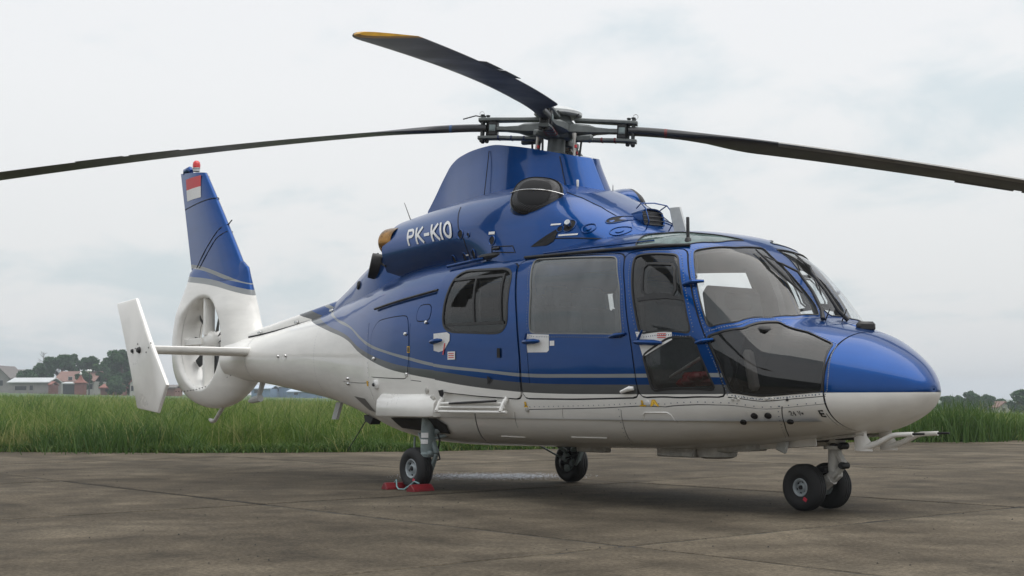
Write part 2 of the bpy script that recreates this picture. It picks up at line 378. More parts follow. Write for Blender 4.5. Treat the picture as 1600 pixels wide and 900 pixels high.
def hull_n(x,th):
    x,th=np.broadcast_arrays(np.asarray(x,float),np.asarray(th,float))
    e=np.minimum(1e-3,(TIP-x)*.3+1e-6)
    a=hull(x+e,th)-hull(x-e,th)
    b=hull(x,np.minimum(th+1e-3,np.pi/2))-hull(x,np.maximum(th-1e-3,-np.pi/2))
    n=np.cross(a,b); n/=np.linalg.norm(n,axis=-1,keepdims=True)+1e-12
    return -n if False else n
# engine cowling: x, half width, top, exponent (springs from z=1.93)
COWL=np.array([(1.37,.14,2.14,2.3),(1.345,.32,2.19,2.4),(1.27,.47,2.255,2.5),(1.15,.59,2.34,2.5),(.9,.71,2.50,2.5),(.5,.79,2.69,2.5),(0,.80,2.785,2.5),(-.6,.775,2.775,2.5),(-1.2,.735,2.73,2.5),(-1.95,.67,2.655,2.6)])
CZ=1.93
def cowl(x,th):
    x,th=np.broadcast_arrays(np.asarray(x,float),np.asarray(th,float))
    c=COWL[::-1]; w,zt,n=[pchip(c[:,0],c[:,i],x) for i in(1,2,3)]
    cs=np.abs(np.cos(th)); s=np.abs(np.sin(th)); r=((cs/w)**n+(s/(zt-CZ))**n)**(-1/n)
    z=CZ+r*np.sin(th); k=np.clip((.25-x)/1.0,0,1); k=k*k*(3-2*k)     # the engine pods tuck in below towards the rear
    return np.stack([x,-r*np.cos(th)*(1-.34*k*np.clip((2.38-z)/.45,0,1)**1.5),z],-1)
def cowl_n(x,th):
    a=cowl(np.asarray(x)+1e-3,th)-cowl(np.asarray(x)-1e-3,th); b=cowl(x,np.asarray(th)+1e-3)-cowl(x,np.asarray(th)-1e-3)
    n=np.cross(a,b); return n/(np.linalg.norm(n,axis=-1,keepdims=True)+1e-12)
# ------------------------------------------------------------------ helicopter: hull cut into skin, doors, panes and seals
FE={"cabin_win": [(0.632, 0.7605), (1.649, 0.6966), (1.788, 0.4464), (1.837, 0.1273), (1.817, 0.1137), (0.814, 0.1554), (0.781, 0.1769), (0.763, 0.4532)], "rear_win": [(-0.325, 0.655), (-0.225, 0.6952), (0.334, 0.6774), (0.415, 0.6472), (0.452, 0.5891), (0.491, 0.2494), (0.427, 0.1856), (0.325, 0.1791), (-0.247, 0.2121), (-0.335, 0.2428), (-0.37, 0.3034), (-0.372, 0.4411), (-0.353, 0.5697)], "rear_bar1": [(-0.015, 0.6274), (0.068, 0.2673)], "rear_bar2": [(-0.318, 0.2634), (0.449, 0.2512)], "rear_bar3": [(-0.315, 0.6298), (0.351, 0.6293)], "rear_bar4": [(0.347, 0.6352), (0.424, 0.2522)], "pil_win": [(1.848, 0.6915), (2.214, 0.7396), (2.291, 0.6143), (2.402, 0.3964), (2.482, 0.192), (2.029, 0.1157), (1.995, 0.2278), (1.934, 0.417)], "pil_bar1": [(1.981, 0.5899), (2.007, 0.6279), (2.219, 0.6509), (2.256, 0.62), (2.316, 0.4685), (2.301, 0.4201), (2.066, 0.3896), (2.024, 0.4178), (1.981, 0.5899)], "pil_bar2": [(2.003, 0.3572), (2.392, 0.4179)], "pil_low": [(2.065, -0.0546), (2.315, 0.1004), (2.509, 0.157), (2.532, 0.096), (2.672, -0.182), (2.143, -0.3015), (2.077, -0.0968)], "front_low": [(2.62, 0.2044), (2.833, 0.3964), (2.952, 0.6922), (3.147, 0.7118), (3.349, 0.6282), (3.357, 0.4306), (3.375, 0.1736), (3.372, -0.02), (2.793, -0.1631), (2.713, 0.0342)], "shield": [(2.299, 0.839), (2.348, 0.9332), (2.433, 1.1538), (2.453, 1.4784), (2.561, 1.4396), (2.741, 1.4801), (2.894, 1.5335), (2.961, 1.4242), (2.945, 0.9438), (2.894, 0.6507), (2.777, 0.4225), (2.611, 0.2818), (2.497, 0.4964), (2.411, 0.6545)], "roof_win": [(1.758, 0.8043), (1.668, 1.0234), (1.812, 1.0567), (2.1, 1.1304), (2.252, 1.2435), (2.342, 1.4048), (2.33, 1.0647), (2.206, 0.8926), (2.216, 0.8554)], "pil_door": [(1.722, 0.7292), (2.092, 0.7679), (2.25, 0.835), (2.402, 0.576), (2.584, 0.2293), (2.682, 0.0681), (2.759, -0.2216), (2.365, -0.329), (2.0, -0.3643), (1.943, 0.0093), (1.851, 0.4342)], "cab_door": [(0.447, 0.7445), (0.58, 0.7808), (1.15, 0.7475), (1.722, 0.7292), (1.851, 0.4342), (1.943, 0.0093), (2.0, -0.3643), (1.306, -0.3705), (0.673, -0.3639), (0.66, -0.0613), (0.609, 0.3241), (0.55, 0.5255)], "rear_door": [(-0.525, 0.724), (-0.006, 0.7471), (0.447, 0.7445), (0.55, 0.5255), (0.609, 0.3241), (0.66, -0.0613), (0.664, -0.3689), (0.105, -0.3421), (-0.44, -0.3047), (-0.482, -0.2617), (-0.523, -0.0341), (-0.538, 0.2083), (-0.557, 0.3994), (-0.533, 0.5397)], "bag_door": [(-1.769, -0.1872), (-1.751, 0.1445), (-1.742, 0.3089), (-1.606, 0.4044), (-1.34, 0.4026), (-1.066, 0.3938), (-1.006, 0.3714), (-0.967, 0.2423), (-0.958, 0.0117), (-0.996, -0.1953)], "small_panel": [(-0.841, 0.4644), (-0.616, 0.4575), (-0.619, 0.3165), (-0.865, 0.3209)], "seam_low": [(0.675, -0.4503), (1.607, -0.4369), (2.23, -0.4167), (2.76, -0.2891), (3.386, -0.1712)], "seam_sill": [(2.759, -0.2216), (3.395, -0.0779)], "seam_a": [(-0.015, -0.4691), (-0.079, -0.6105), (-0.198, -0.7894), (-0.343, -0.9959)], "seam_b": [(0.52, -0.4667), (0.45, -0.6239)], "seam_c": [(1.775, -0.4499), (1.723, -0.6092), (1.589, -0.8554)], "seam_d": [(1.12, -0.454), (1.087, -0.5288)], "seam_e": [(3.116, -0.2037), (3.057, -0.4337), (2.92, -0.8185)], "seam_f": [(-1.796, -0.3074), (-1.755, -0.4177), (-1.706, -0.5781)], "seam_g": [(-2.546, -0.3218), (-1.811, -0.2518)], "seam_h": [(-1.833, 0.4094), (-1.78, -0.3065)], "seam_i": [(-0.955, 0.316), (-0.939, -0.2067), (-0.751, -0.2173)], "seam_cab2": [(0.742, 0.0917), (0.774, -0.2457)]}          # outlines on the hull: (station x, girth angle)
heli=empty('helicopter')
tag(heli,'blue and white twin engine helicopter with four drooping rotor blades parked on the concrete apron','helicopter')
def chaikin(P,closed,n=2):
    P=[np.array(p,float) for p in P]
    for _ in range(n):
        Q=[]; k=len(P)
        for i in range(k if closed else k-1):
            a,b=P[i],P[(i+1)%k]; Q+= [a*.75+b*.25,a*.25+b*.75]
        if not closed: Q=[P[0]]+Q+[P[-1]]
        P=Q
    return np.array(P)
def corner(P,r=.05):
    """round the corners of a closed outline with a small radius, keeping the sides"""
    P=[np.array(p,float) for p in P]; Q=[]; k=len(P)
    for i in range(k):
        a,b,c=P[i-1],P[i],P[(i+1)%k]
        da=np.linalg.norm(a-b); dc=np.linalg.norm(c-b); r1=min(r,da*.45); r2=min(r,dc*.45)
        p0=b+(a-b)/da*r1; p1=b+(c-b)/dc*r2
        for s in (0,.33,.67,1): Q.append((1-s)**2*p0+2*s*(1-s)*b+s*s*p1)
    return np.array(Q)
def resample(P,closed,step):
    Q=[]; k=len(P)
    for i in range(k if closed else k-1):
        a,b=P[i],P[(i+1)%k]; n=max(1,int(np.linalg.norm(b-a)/step))
        for j in range(n): Q.append(a+(b-a)*j/n)
    if not closed: Q.append(P[-1])
    return np.array(Q)
def offset(P,d):
    """closed outline grown by d"""
    A=.5*np.sum(P[:,0]*np.roll(P[:,1],-1)-np.roll(P[:,0],-1)*P[:,1]); t=np.roll(P,-1,0)-np.roll(P,1,0)
    t/=np.linalg.norm(t,axis=1,keepdims=True)+1e-9
    n=np.stack([t[:,1],-t[:,0]],-1)*(1 if A>0 else -1)
    return P+n*d
def inside(P,q):
    x,y=q[:,0],q[:,1]; r=np.zeros(len(q),bool); k=len(P)
    for i in range(k):
        x1,y1=P[i];x2,y2=P[(i+1)%k]
        c=((y1>y)!=(y2>y))
        with np.errstate(divide='ignore',invalid='ignore'): xi=(x2-x1)*(y-y1)/(y2-y1)+x1
        r^= c&(x<xi)
    return r
def dist(P,closed,q):
    d=np.full(len(q),1e9); k=len(P)
    for i in range(k if closed else k-1):
        a,b=P[i],P[(i+1)%k]; ab=b-a; l=(ab@ab)+1e-12
        t=np.clip(((q-a)@ab)/l,0,1); e=q-a-t[:,None]*ab; d=np.minimum(d,(e*e).sum(1))
    return np.sqrt(d)
WIN={'cabin_win':('cab_door',.055,.009,'c'),'rear_win':('rear_door',.05,.020,'r'),'pil_win':('pil_door',.04,.014,'p'),'pil_low':('pil_door',.04,.016,'p'),
     'front_low':(None,.022,.012,'f'),'shield':(None,.03,.006,'w'),'roof_win':(None,.06,.010,'g')}
DOORS=['pil_door','cab_door','rear_door','bag_door','small_panel']
win={k:corner(FE[k],v[1]) for k,v in WIN.items()}
door={k:corner(FE[k],.07 if k!='bag_door' else .1) for k in DOORS}
door['bag_door']=corner([(-1.77,FE['bag_door'][0][1])]+FE['bag_door'][1:],.06)
bars={'rear_win':[('rear_bar1',.011),('rear_bar2',.011),('rear_bar3',.012),('rear_bar4',.013)],'pil_win':[('pil_bar1',.010),('pil_bar2',.012)]}
seams=[]      # polyline, closed, half width
for k in DOORS: seams.append((door[k],True,.0065 if k in('pil_door','cab_door','rear_door') else .0042))
for k,h in (('seam_low',.004),('seam_sill',.005),('seam_a',.007),('seam_b',.0035),('seam_c',.004),('seam_d',.003),('seam_e',.0035),('seam_f',.007),('seam_g',.004),('seam_h',.0028),('seam_i',.003),('seam_cab2',.0035)):
    P=[np.array(p,float) for p in FE[k]]
    if k in('seam_a','seam_c'):
        P=list(chaikin(P,False,1))
    seams.append((np.array(P),False,h))
NOSEX=3.385
seams.append((np.array([(NOSEX,-1.55),(NOSEX,1.55)]),False,.0055))
seams.append((np.array([(NOSEX-.022,-.9),(NOSEX-.022,-.3)]),False,.003))
# rings where the tail boom is riveted to the hull, and a long lap joint
seams.append((np.array([(-5.30,-1.5),(-5.30,1.35)]),False,.004))
pts=[];edges=[]
def addline(P,closed):
    b=len(pts); pts.extend([tuple(p) for p in P]); k=len(P)
    for i in range(k if closed else k-1): edges.append((b+i,b+(i+1)%k))
lines_all=[]
def constrain(P,closed,step=.035):
    Q=resample(np.asarray(P,float),closed,step); Q[:,1]=np.clip(Q[:,1],-1.565,1.565); addline(Q,closed); lines_all.append((Q,closed))
seal={}
for k,v in WIN.items():
    constrain(win[k],True); seal[k]=offset(resample(win[k],True,.02),v[2]); seal[k][:,1]=np.clip(seal[k][:,1],-1.565,1.565); constrain(seal[k],True,.05)
    for bn,h in bars.get(k,[]):
        P=np.array(FE[bn],float)
        if np.allclose(P[0],P[-1]):
            P=resample(P[:-1],True,.03); constrain(offset(P,h),True); constrain(offset(P,-h),True)
        else:
            d=(P[1]-P[0])/np.linalg.norm(P[1]-P[0]); n=np.array([-d[1],d[0]])*h
            constrain(np.array([P[0]-d*.01+n,P[1]+d*.01+n,P[1]+d*.01-n,P[0]-d*.01-n]),True)
for P,cl,h in seams:
    if cl:
        Q=resample(np.asarray(P,float),True,.03); constrain(offset(Q,h),True,.05); constrain(offset(Q,-h),True,.05)
    else:
        Q=resample(np.asarray(P,float),False,.04); t=np.gradient(Q,axis=0); t/=np.linalg.norm(t,axis=1,keepdims=True); n=np.stack([-t[:,1],t[:,0]],-1)*h
        constrain(np.vstack([Q+n,(Q-n)[::-1]]),True,.05)
gx=np.concatenate([np.arange(-6.0,-2.4,.085),np.arange(-2.4,3.3,.042),TIP-np.linspace(math.sqrt(TIP-3.3),.012,22)**2])
gt=np.linspace(-math.pi/2,math.pi/2,62)
G=np.array([(x,t) for x in gx for t in gt]); 
near=np.full(len(G),1e9)
for Q,cl in lines_all:
    lo=Q.min(0)-.03; hi=Q.max(0)+.03; m=((G>lo)&(G<hi)).all(1)
    if m.any(): near[m]=np.minimum(near[m],dist(Q,cl,G[m]))
edge=(np.abs(G[:,1])>1.57)|(G[:,0]<=gx[0]+1e-6)|(G[:,0]>=gx[-1]-1e-6)
G=G[(near>.009)|edge]
pts.extend([tuple(p) for p in G])
vv,_,ff,_,_,_=delaunay_2d_cdt([Vector(p) for p in pts],edges,[],0,1e-6)
HV=np.array([(v.x,v.y) for v in vv]); HF=np.array([tuple(f) for f in ff])
HV[:,0]=np.minimum(HV[:,0],gx[-1])
cen=HV[HF].mean(1)
cls=np.full(len(HF),'fuselage',dtype=object)
cls[cen[:,0]>NOSEX]='nose'
for k in DOORS: cls[inside(door[k],cen)]='D:'+k
for P,cl,h in seams:
    lo=P.min(0)-h*2; hi=P.max(0)+h*2; m=((cen>lo)&(cen<hi)).all(1)
    i=np.where(m)[0]; i=i[dist(np.asarray(P,float),cl,cen[i])<h*1.02]; cls[i]='seam'
for k in WIN:
    cls[inside(seal[k],cen)]='S:'+k; g=inside(win[k],cen); cls[g]='G:'+k
    for bn,h in bars.get(k,[]):
        P=np.array(FE[bn],float); i=np.where(g)[0]; i=i[dist(P,False,cen[i])<h*1.05]; cls[i]='S:'+k
HP=hull(HV[:,0],HV[:,1]); HN=hull_n(HV[:,0],HV[:,1])
HN[HV[:,0]>TIP-.004]=(1,0,0)
# orientation of the triangles against the outward normal
fn=np.cross(HP[HF[:,1]]-HP[HF[:,0]],HP[HF[:,2]]-HP[HF[:,0]])
if ((fn*HN[HF].mean(1)).sum(1)>0).mean()<.5: HF=HF[:,::-1]
def region(name,mask,parent,mats,off=0.0,thick=.014,side=1,midx=None,mirror=True):
    """one piece of the hull skin, offset along the hull normal, with its cut edges turned inwards"""
    F=HF[mask]; used,inv=np.unique(F,return_inverse=True); F=inv.reshape(-1,3)
    o=off(HV[used]) if callable(off) else off
    P=HP[used]+HN[used]*(o[:,None] if isinstance(o,np.ndarray) else o); Nn=HN[used].copy(); n0=len(P)
    Fs=[tuple(f) for f in F]; sm=[True]*len(Fs); mi=list(midx[mask]) if midx is not None else [0]*len(Fs)
    if thick:
        E={}
        for fi,f in enumerate(F):
            for a,b in ((f[0],f[1]),(f[1],f[2]),(f[2],f[0])): E[(a,b)]=fi
        inner=HP[used]-HN[used]*thick
        bd=[(e,fi) for e,fi in E.items() if (e[1],e[0]) not in E and not (abs(HV[used[e[0]],1])>1.569 and abs(HV[used[e[1]],1])>1.569)]
        ids={}; extra=[]
        def twin(i,kind):
            if (i,kind) not in ids: ids[(i,kind)]=n0+len(extra); extra.append(P[i] if kind==0 else inner[i])
            return ids[(i,kind)]
        for (a,b),fi in bd:
            Fs.append((twin(b,0),twin(a,0),twin(a,1),twin(b,1))); sm.append(False); mi.append(mi[fi])
        if extra: P=np.vstack([P,extra]); Nn=np.vstack([Nn,np.zeros((len(extra),3))])
    if side<0:
        P=P*[1,-1,1]; Nn=Nn*[1,-1,1]; Fs=[f[::-1] for f in Fs]
    return P,Fs,sm,mi,Nn
def emit(name,parts,parent,mats):
    V=[];F=[];sm=[];mi=[];Nl=[]
    for P,Fs,s,m,Nn in parts:
        b=len(V); V+=list(P); F+=[tuple(i+b for i in f) for f in Fs]; sm+=s; mi+=m; Nl+=list(Nn)
    Nl=np.array(Nl); ln=[tuple(Nl[i]) if s else (0,0,0) for f,s in zip(F,sm) for i in f]
    return mkmesh(name,V,F,mats,parent,smooth=sm,midx=mi,normals=ln)
def is_(*n): return np.isin(cls,n)
fus=emit('fuselage',[region('',is_('fuselage'),None,None,0,.02,s) for s in(1,-1)],heli,[m_paint])
# the channel at the bottom of every panel joint
for s in(1,-1): tag(emit('panel_joint',[region('',is_('seam'),None,None,-.006,0,s)],fus,[m_seam]),kind='stuff')
nose=emit('nose_cone',[region('',is_('nose'),None,None,.001,.02,s) for s in(1,-1)],heli,[m_paint])
NAMES={'pil_door':'crew_door','cab_door':'cabin_door','rear_door':'sliding_door','bag_door':'baggage_door','small_panel':'access_panel'}
def bulge(uv):   # the sliding door stands proud of the skin, most at its rear edge
    return .010+.022*np.clip((.62-uv[:,0])/1.0,0,1)
GL={'c':m_glassc,'r':m_glassd,'p':m_glassd,'f':m_glassk,'w':m_glass,'g':m_glassg}
drs={}
for s in(1,-1):
    for k in DOORS:
        off=bulge if k=='rear_door' else .002
        drs[k,s]=emit(NAMES[k],[region('',is_('D:'+k),None,None,off,.02,s)],heli,[m_paint])
    for k,v in WIN.items():
        par=drs[v[0],s] if v[0] else heli
        off=(lambda uv:bulge(uv)+.003) if v[0]=='rear_door' else .0045
        offg=(lambda uv:bulge(uv)-.006) if v[0]=='rear_door' else -.004
        nm={'front_low':'chin_window','shield':'windscreen','roof_win':'roof_window'}.get(k,'window_pane')
        if k=='roof_win' and False: continue
        g=emit(nm,[region('',is_('G:'+k),None,None,offg,0,s)],par,[GL[v[3]] if s>0 or v[3] in 'fg' else m_glass])
        emit('window_seal',[region('',is_('S:'+k),None,None,off,.012,s)],par if v[0] else g,[m_trim if k=='cabin_win' else m_rubber])
# cabin lining, floor, bulkheads, seats
solid=np.array([not(c.startswith('G:')) for c in cls])&(cen[:,0]>-1.15)&(cen[:,0]<3.36)&(np.sin(cen[:,1])>-.93)
def rev(r): P,F,s,m,Nn=r; return P,[f[::-1] for f in F],s,m,-Nn
emit('cabin_lining',[rev(region('',solid,None,None,-.045,0,s)) for s in(1,-1)],heli,[m_lining])
mb=MB()
rows=[]
for x in np.linspace(-1.15,3.3,40):
    q=hull(x,np.array([-.75])); wv=hull_at(x)[0]*.93; rows.append((x,float(wv)))
V=[(x,-w_,.66) for x,w_ in rows]+[(x,w_,.66) for x,w_ in rows]; n=len(rows)
mb.add(V,[(i,i+1,n+i+1,n+i) for i in range(n-1)])
def bulk(x,zlo=.66,sc=.95):
    th=np.linspace(-1.2,math.pi/2,24); q=hull(np.full(24,x),th); q[:,2]=np.maximum(1.2+(q[:,2]-1.2)*sc,zlo); q[:,1]*=sc
    return [tuple(p) for p in q]+[(p[0],-p[1],p[2]) for p in q[::-1]]
r=bulk(-1.12); mb.add(r,[tuple(range(len(r)))],0,False)
mb.build('cabin_floor',m_lining,heli)
def seat(x,y,h=1.0):
    t=MB(); sc=t
    wd_=.68 if x>1.3 else .46; t.box((x+.02,y,.90),(.48,wd_,.14),rotm('Y',-4),.04); t.box((x-.24,y,1.27 if x<1.3 else 1.29),(.13,wd_,(.76 if x<1.3 else .92)*h),rotm('Y',-9),.055)
    o=t.build('crew_seat' if x>1.3 else 'cabin_seat',m_seat,heli)
    if x>1.3: hb=MB(); hb.box((x-.235,y,1.62),(.10,.34,.14),rotm('Y',-9),.04)
    else: hb=MB(); hb.box((x-.315,y,1.72),(.10,.30,.2),rotm('Y',-9),.045); hb.tube([(x-.30,y-.08,1.6),(x-.31,y-.08,1.7)],.009,6); hb.tube([(x-.30,y+.08,1.6),(x-.31,y+.08,1.7)],.009,6)
    hb.build('headrest',m_seat,o)
    lg=MB(); lg.box((x,y,.75),(.34,.34,.18),None,.02); lg.build('seat_base',m_dark,o)
    return o
for y in(-.42,.42): seat(2.0,y)
for y in(-.62,-.21,.21,.62): seat(.55,y,.98)
for y in(-.62,-.21,.21,.62): seat(-.55,y,.98)
ip=MB(); ip.box((2.78,0,1.10),(.26,1.30,.42),rotm('Y',18),.05); ip.box((2.72,0,1.33),(.46,1.36,.05),rotm('Y',6),.02); ip.box((2.5,0,.9),(.5,.3,.42),None,.04)
ip.build('instrument_panel',m_dark,heli)
for y in(-.42,.42):
    cs=MB(); cs.tube([(2.45,y,.66),(2.40,y,.9),(2.46,y,1.02),(2.42,y,1.12)],[.02,.018,.016,.022],8); cs.build('cyclic_stick',m_dark,heli)
for s in(1,-1):
    t=MB(); t.loft([[(1.80+dx+.12*(1.45-z)*.6,(hull_at(1.8)[0]*k-.05+dy)*s,z) for dx,dy in((-.13,0),(-.13,-.09),(.09,-.09),(.09,0))] for z,k in ((1.0,.93),(1.2,.96),(1.4,.96),(1.65,.93),(1.90,.80))]); t.build('pillar_trim',m_lining,heli)
# red covers stowed behind the crew door window, pale cushion in the chin window
cv=MB()
for i in range(9):
    a=rng.uniform(0,6.28); cv.box((2.2+.22*rng.random(),-.78+.1*rng.random(),.93+.06*rng.random()),(.16,.1,.06),rotm('Z',math.degrees(a)),.025)
cv.build('stowed_cover',m_red,heli)
cu=MB(); cu.box((2.86,-.72,1.02),(.06,.10,.30),rotm('Y',-12),.025); cu.build('side_cushion',mat('cushion_cream',(.5,.48,.42),.8,noise=(20,.1)),heli)
lv=MB(); lv.tube([(2.1,-.75,.98),(2.38,-.72,1.12)],.014,8); lv.build('collective_lever',m_gearw,heli)

# -- door furniture on the hull surface
def on(x,th,off=0.0,side=1):
    p=hull(x,th)+hull_n(x,th)*off
    return np.array([p[0],p[1]*side,p[2]])
def zth(x,z):
    """girth angle at which the hull reaches height z"""
    a,b=-1.55,1.55
    for _ in range(40):
        m_=(a+b)/2
        if hull(x,m_)[2]<z: a=m_
        else: b=m_
    return (a+b)/2
def patch(P,off,n=None,step=.03):
    """flat print or plate laid on the hull: outline in (x, z)"""
    Q=resample(np.array(P,float),True,step)
    return [on(x,zth(x,z),off) for x,z in Q]
def decal(name,P,off,m,parent,side=1):
    R=patch(P,off); c=np.mean(R,0); 
    xs_=np.mean([p[0] for p in P]); zs_=np.mean([p[1] for p in P]); c=on(xs_,zth(xs_,zs_),off)
    V=[c]+R; F=[(0,i+1,(i+1)%len(R)+1) for i in range(len(R))]
    if side<0: V=[np.array([v[0],-v[1],v[2]]) for v in V]
    return mkmesh(name,V,F,m,parent,sharp=None)
def handle(par,x,z,ang,ln,side,off=.0,lever=None):
    th=zth(x,z); t=MB(); dx=math.cos(rad(ang))*ln/2; dz=math.sin(rad(ang))*ln/2
    def pt(a,b,o): return on(x+a,zth(x+a,z+b),o+off,side)
    t.tube([pt(-dx,-dz,.03),pt(-dx*.4,-dz*.4,.042),pt(dx*.5,dz*.5,.042),pt(dx,dz,.03)],[.014,.022,.022,.012],8)
    t.tube([pt(-dx*.7,-dz*.7,-.01),pt(-dx*.7,-dz*.7,.035)],.016,8)
    if lever: t.tube([pt(-dx*.9,-dz*.9,.022),pt(-dx*.9+lever[0],-dz*.9+lever[1],.028)],[.013,.009],8)
    t.build('door_handle',m_blue,par)
for s in(1,-1):
    handle(drs['pil_door',s],2.13,1.235,-3,.26,s,0,(.06,.085)); handle(drs['cab_door',s],.83,1.285,0,.20,s,0,(.03,.07)); handle(drs['rear_door',s],-.43,1.33,4,.17,s,.03)
    decal('handle_plate',[(1.985,1.32),(2.33,1.31),(2.335,1.25),(2.06,1.13)],.004,m_label,drs['pil_door',s],s)
    decal('handle_plate',[(.735,1.352),(1.02,1.335),(1.02,1.21),(.995,1.195),(.755,1.20)],.004,m_label,drs['cab_door',s],s)
    decal('handle_plate',[(-.505,1.40),(-.30,1.405),(-.26,1.385),(-.262,1.33),(-.34,1.25),(-.42,1.235),(-.50,1.25)],.034,m_label,drs['rear_door',s],s)
    decal('notice_plate',[(-.29,1.235),(-.18,1.235),(-.18,1.165),(-.29,1.165)],.034,m_label,drs['rear_door',s],s)
    decal('notice_plate',[(1.03,1.285),(1.085,1.285),(1.085,1.245),(1.03,1.245)],.004,m_label,drs['cab_door',s],s)
    for i in range(3): decal('notice_print',[(-.275,1.222-.018*i),(-.195,1.222-.018*i),(-.195,1.215-.018*i),(-.275,1.215-.018*i)],.036,m_labelr,drs['rear_door',s],s)
    for i in range(3): decal('notice_print',[(2.20,1.300-.014*i),(2.28,1.299-.014*i),(2.28,1.293-.014*i),(2.20,1.294-.014*i)],.006,m_labelr,drs['pil_door',s],s)
    decal('latch_slot',[(.385,1.245),(.425,1.245),(.425,1.165),(.385,1.165)],.026,m_seam,drs['rear_door',s],s)
    decal('step_hole',[(.255,1.02),(.315,.985),(.255,.945)],.028,m_seam,drs['rear_door',s],s)
    decal('remove_before_flight_tag',[(-.335,1.31),(-.318,1.31),(-.345,1.21),(-.362,1.21)],.038,m_labelr,drs['rear_door',s],s)
    # hinges on the door posts
    for hx,hz,hl in ((2.43,1.66,.13),(2.60,1.23,.13),(1.80,1.30,.16)):
        t=MB(); t.tube([on(hx-hl/2,zth(hx-hl/2,hz-.01),.012,s),on(hx,zth(hx,hz),.03,s),on(hx+hl/2,zth(hx+hl/2,hz+.01),.012,s)],[.010,.019,.010],8); t.build('hinge',m_blue,fus)
    t=MB(); t.tube([on(1.83,zth(1.83,.875),.018,s),on(1.93,zth(1.93,.90),.03,s),on(1.965,zth(1.965,.90),.02,s)],[.012,.02,.014],8); t.build('lower_latch',m_white,fus)
# gutter rails above the doors
for s in(1,-1):
    for nm,a,b,z0,z1,o,r,m in (('roof_gutter',.48,2.24,2.005,1.965,.012,.013,m_rubber),('door_rail',-1.72,-.56,1.685,1.79,.02,.012,m_rubber),('door_rail',-.62,-.10,2.0,2.03,.03,.016,m_blue),('door_rail',-.16,.36,2.04,2.05,.035,.026,m_rubber)):
        t=MB(); X=np.linspace(a,b,16); t.tube([on(x,zth(x,z0+(z1-z0)*(x-a)/(b-a)),o,s) for x in X],r,8); t.build(nm,m,fus)
    t=MB(); X=np.linspace(.52,1.9,14); t.tube([on(x,zth(x,2.035),.003,s) for x in X],.006,6); t.build('rivet_strip',m_blue,fus)
# folding cabin step: three bars and end brackets
for s in(1,-1):
    st=MB()
    bars_=((-.47,.52,.742,.085,.012),(-.44,.48,.770,.065,.010),(-.40,.48,.797,.05,.012))
    for a,b,z,o,r in bars_: st.tube([on(a,zth(a,z),o,s),on(b,zth(b,z),o,s)],r,8)
    so_=st.build('cabin_step',m_white,heli)
    st=MB(); st.tube([on(-.25,zth(-.25,.80),.07,s),on(.40,zth(.40,.82),.07,s)],.010,8); st.build('step_tread',m_dark,so_)
    for bx in(-.43,.46):
        st=MB(); a=on(bx,zth(bx,.83),-.01,s); b=on(bx,zth(bx,.75),.10,s); st.tube([a,(a+b)/2+np.array([0,0,.02]),b],[.024,.020,.015],8); st.build('step_bracket',m_white,so_)
# main gear fairing box and the wheel bay behind the cabin
for s in(1,-1):
    fx=MB(); rings=[]
    for x,o,zt_,zb_ in ((-1.56,.015,.84,.70),(-1.545,.05,.862,.668),(-1.50,.075,.872,.66),(-.72,.07,.868,.66),(-.60,.06,.86,.66),(-.54,.03,.84,.665)):
        y=-(hull_at(x)[0]*.985+o); yi=y+.30
        rings.append([(x,(y+.16)*s,zt_+.015),(x,(y+.065)*s,zt_-.002),(x,(y+.012)*s,zt_-.055),(x,y*s,zb_+.012),(x,(y+.012)*s,zb_),(x,yi*s,zb_)])
    fx.loft(rings); fx.build('gear_fairing',m_white,heli,sharp=50)
    # wheel bay: flat dark patch on the skin, painting the shade under the fairing
    decal('wheel_bay_shade',[(-1.50,.655),(-.60,.655),(-.50,.60),(-.56,.52),(-1.42,.56)],.012,m_soot_shade,fus,s)
# belly equipment
for nm,c,d,ch in (('belly_antenna_box',(.72,-.25,.395),(.34,.1,.05),.01),('belly_antenna_box',(1.75,-.25,.405),(.40,.2,.085),.012),('belly_antenna_box',(2.22,-.2,.445),(.50,.24,.06),.012)):
    t=MB(); t.box(c,d,rotm('Y',-2 if c[0]>2 else 0),ch); t.build(nm,m_gearw,heli)
t=MB(); t.lathe([(0,-.06),(.11,-.06),(.15,-.045),(.158,-.015),(.158,.06)],(2.065,-.2,.418),(0,0,1),28); t.build('belly_radome',m_gearw,heli)
for y in(-.16,.16):
    t=MB(); t.tube([(2.35,y,.465),(2.9,y,.515),(3.4,y,.565)],.012,8); t.build('keel_rail',m_gearw,heli)
t=MB(); t.box((2.72,-.22,.47),(.10,.03,.09),rotm('Y',20),.01); t.build('blade_antenna',m_ant,heli)
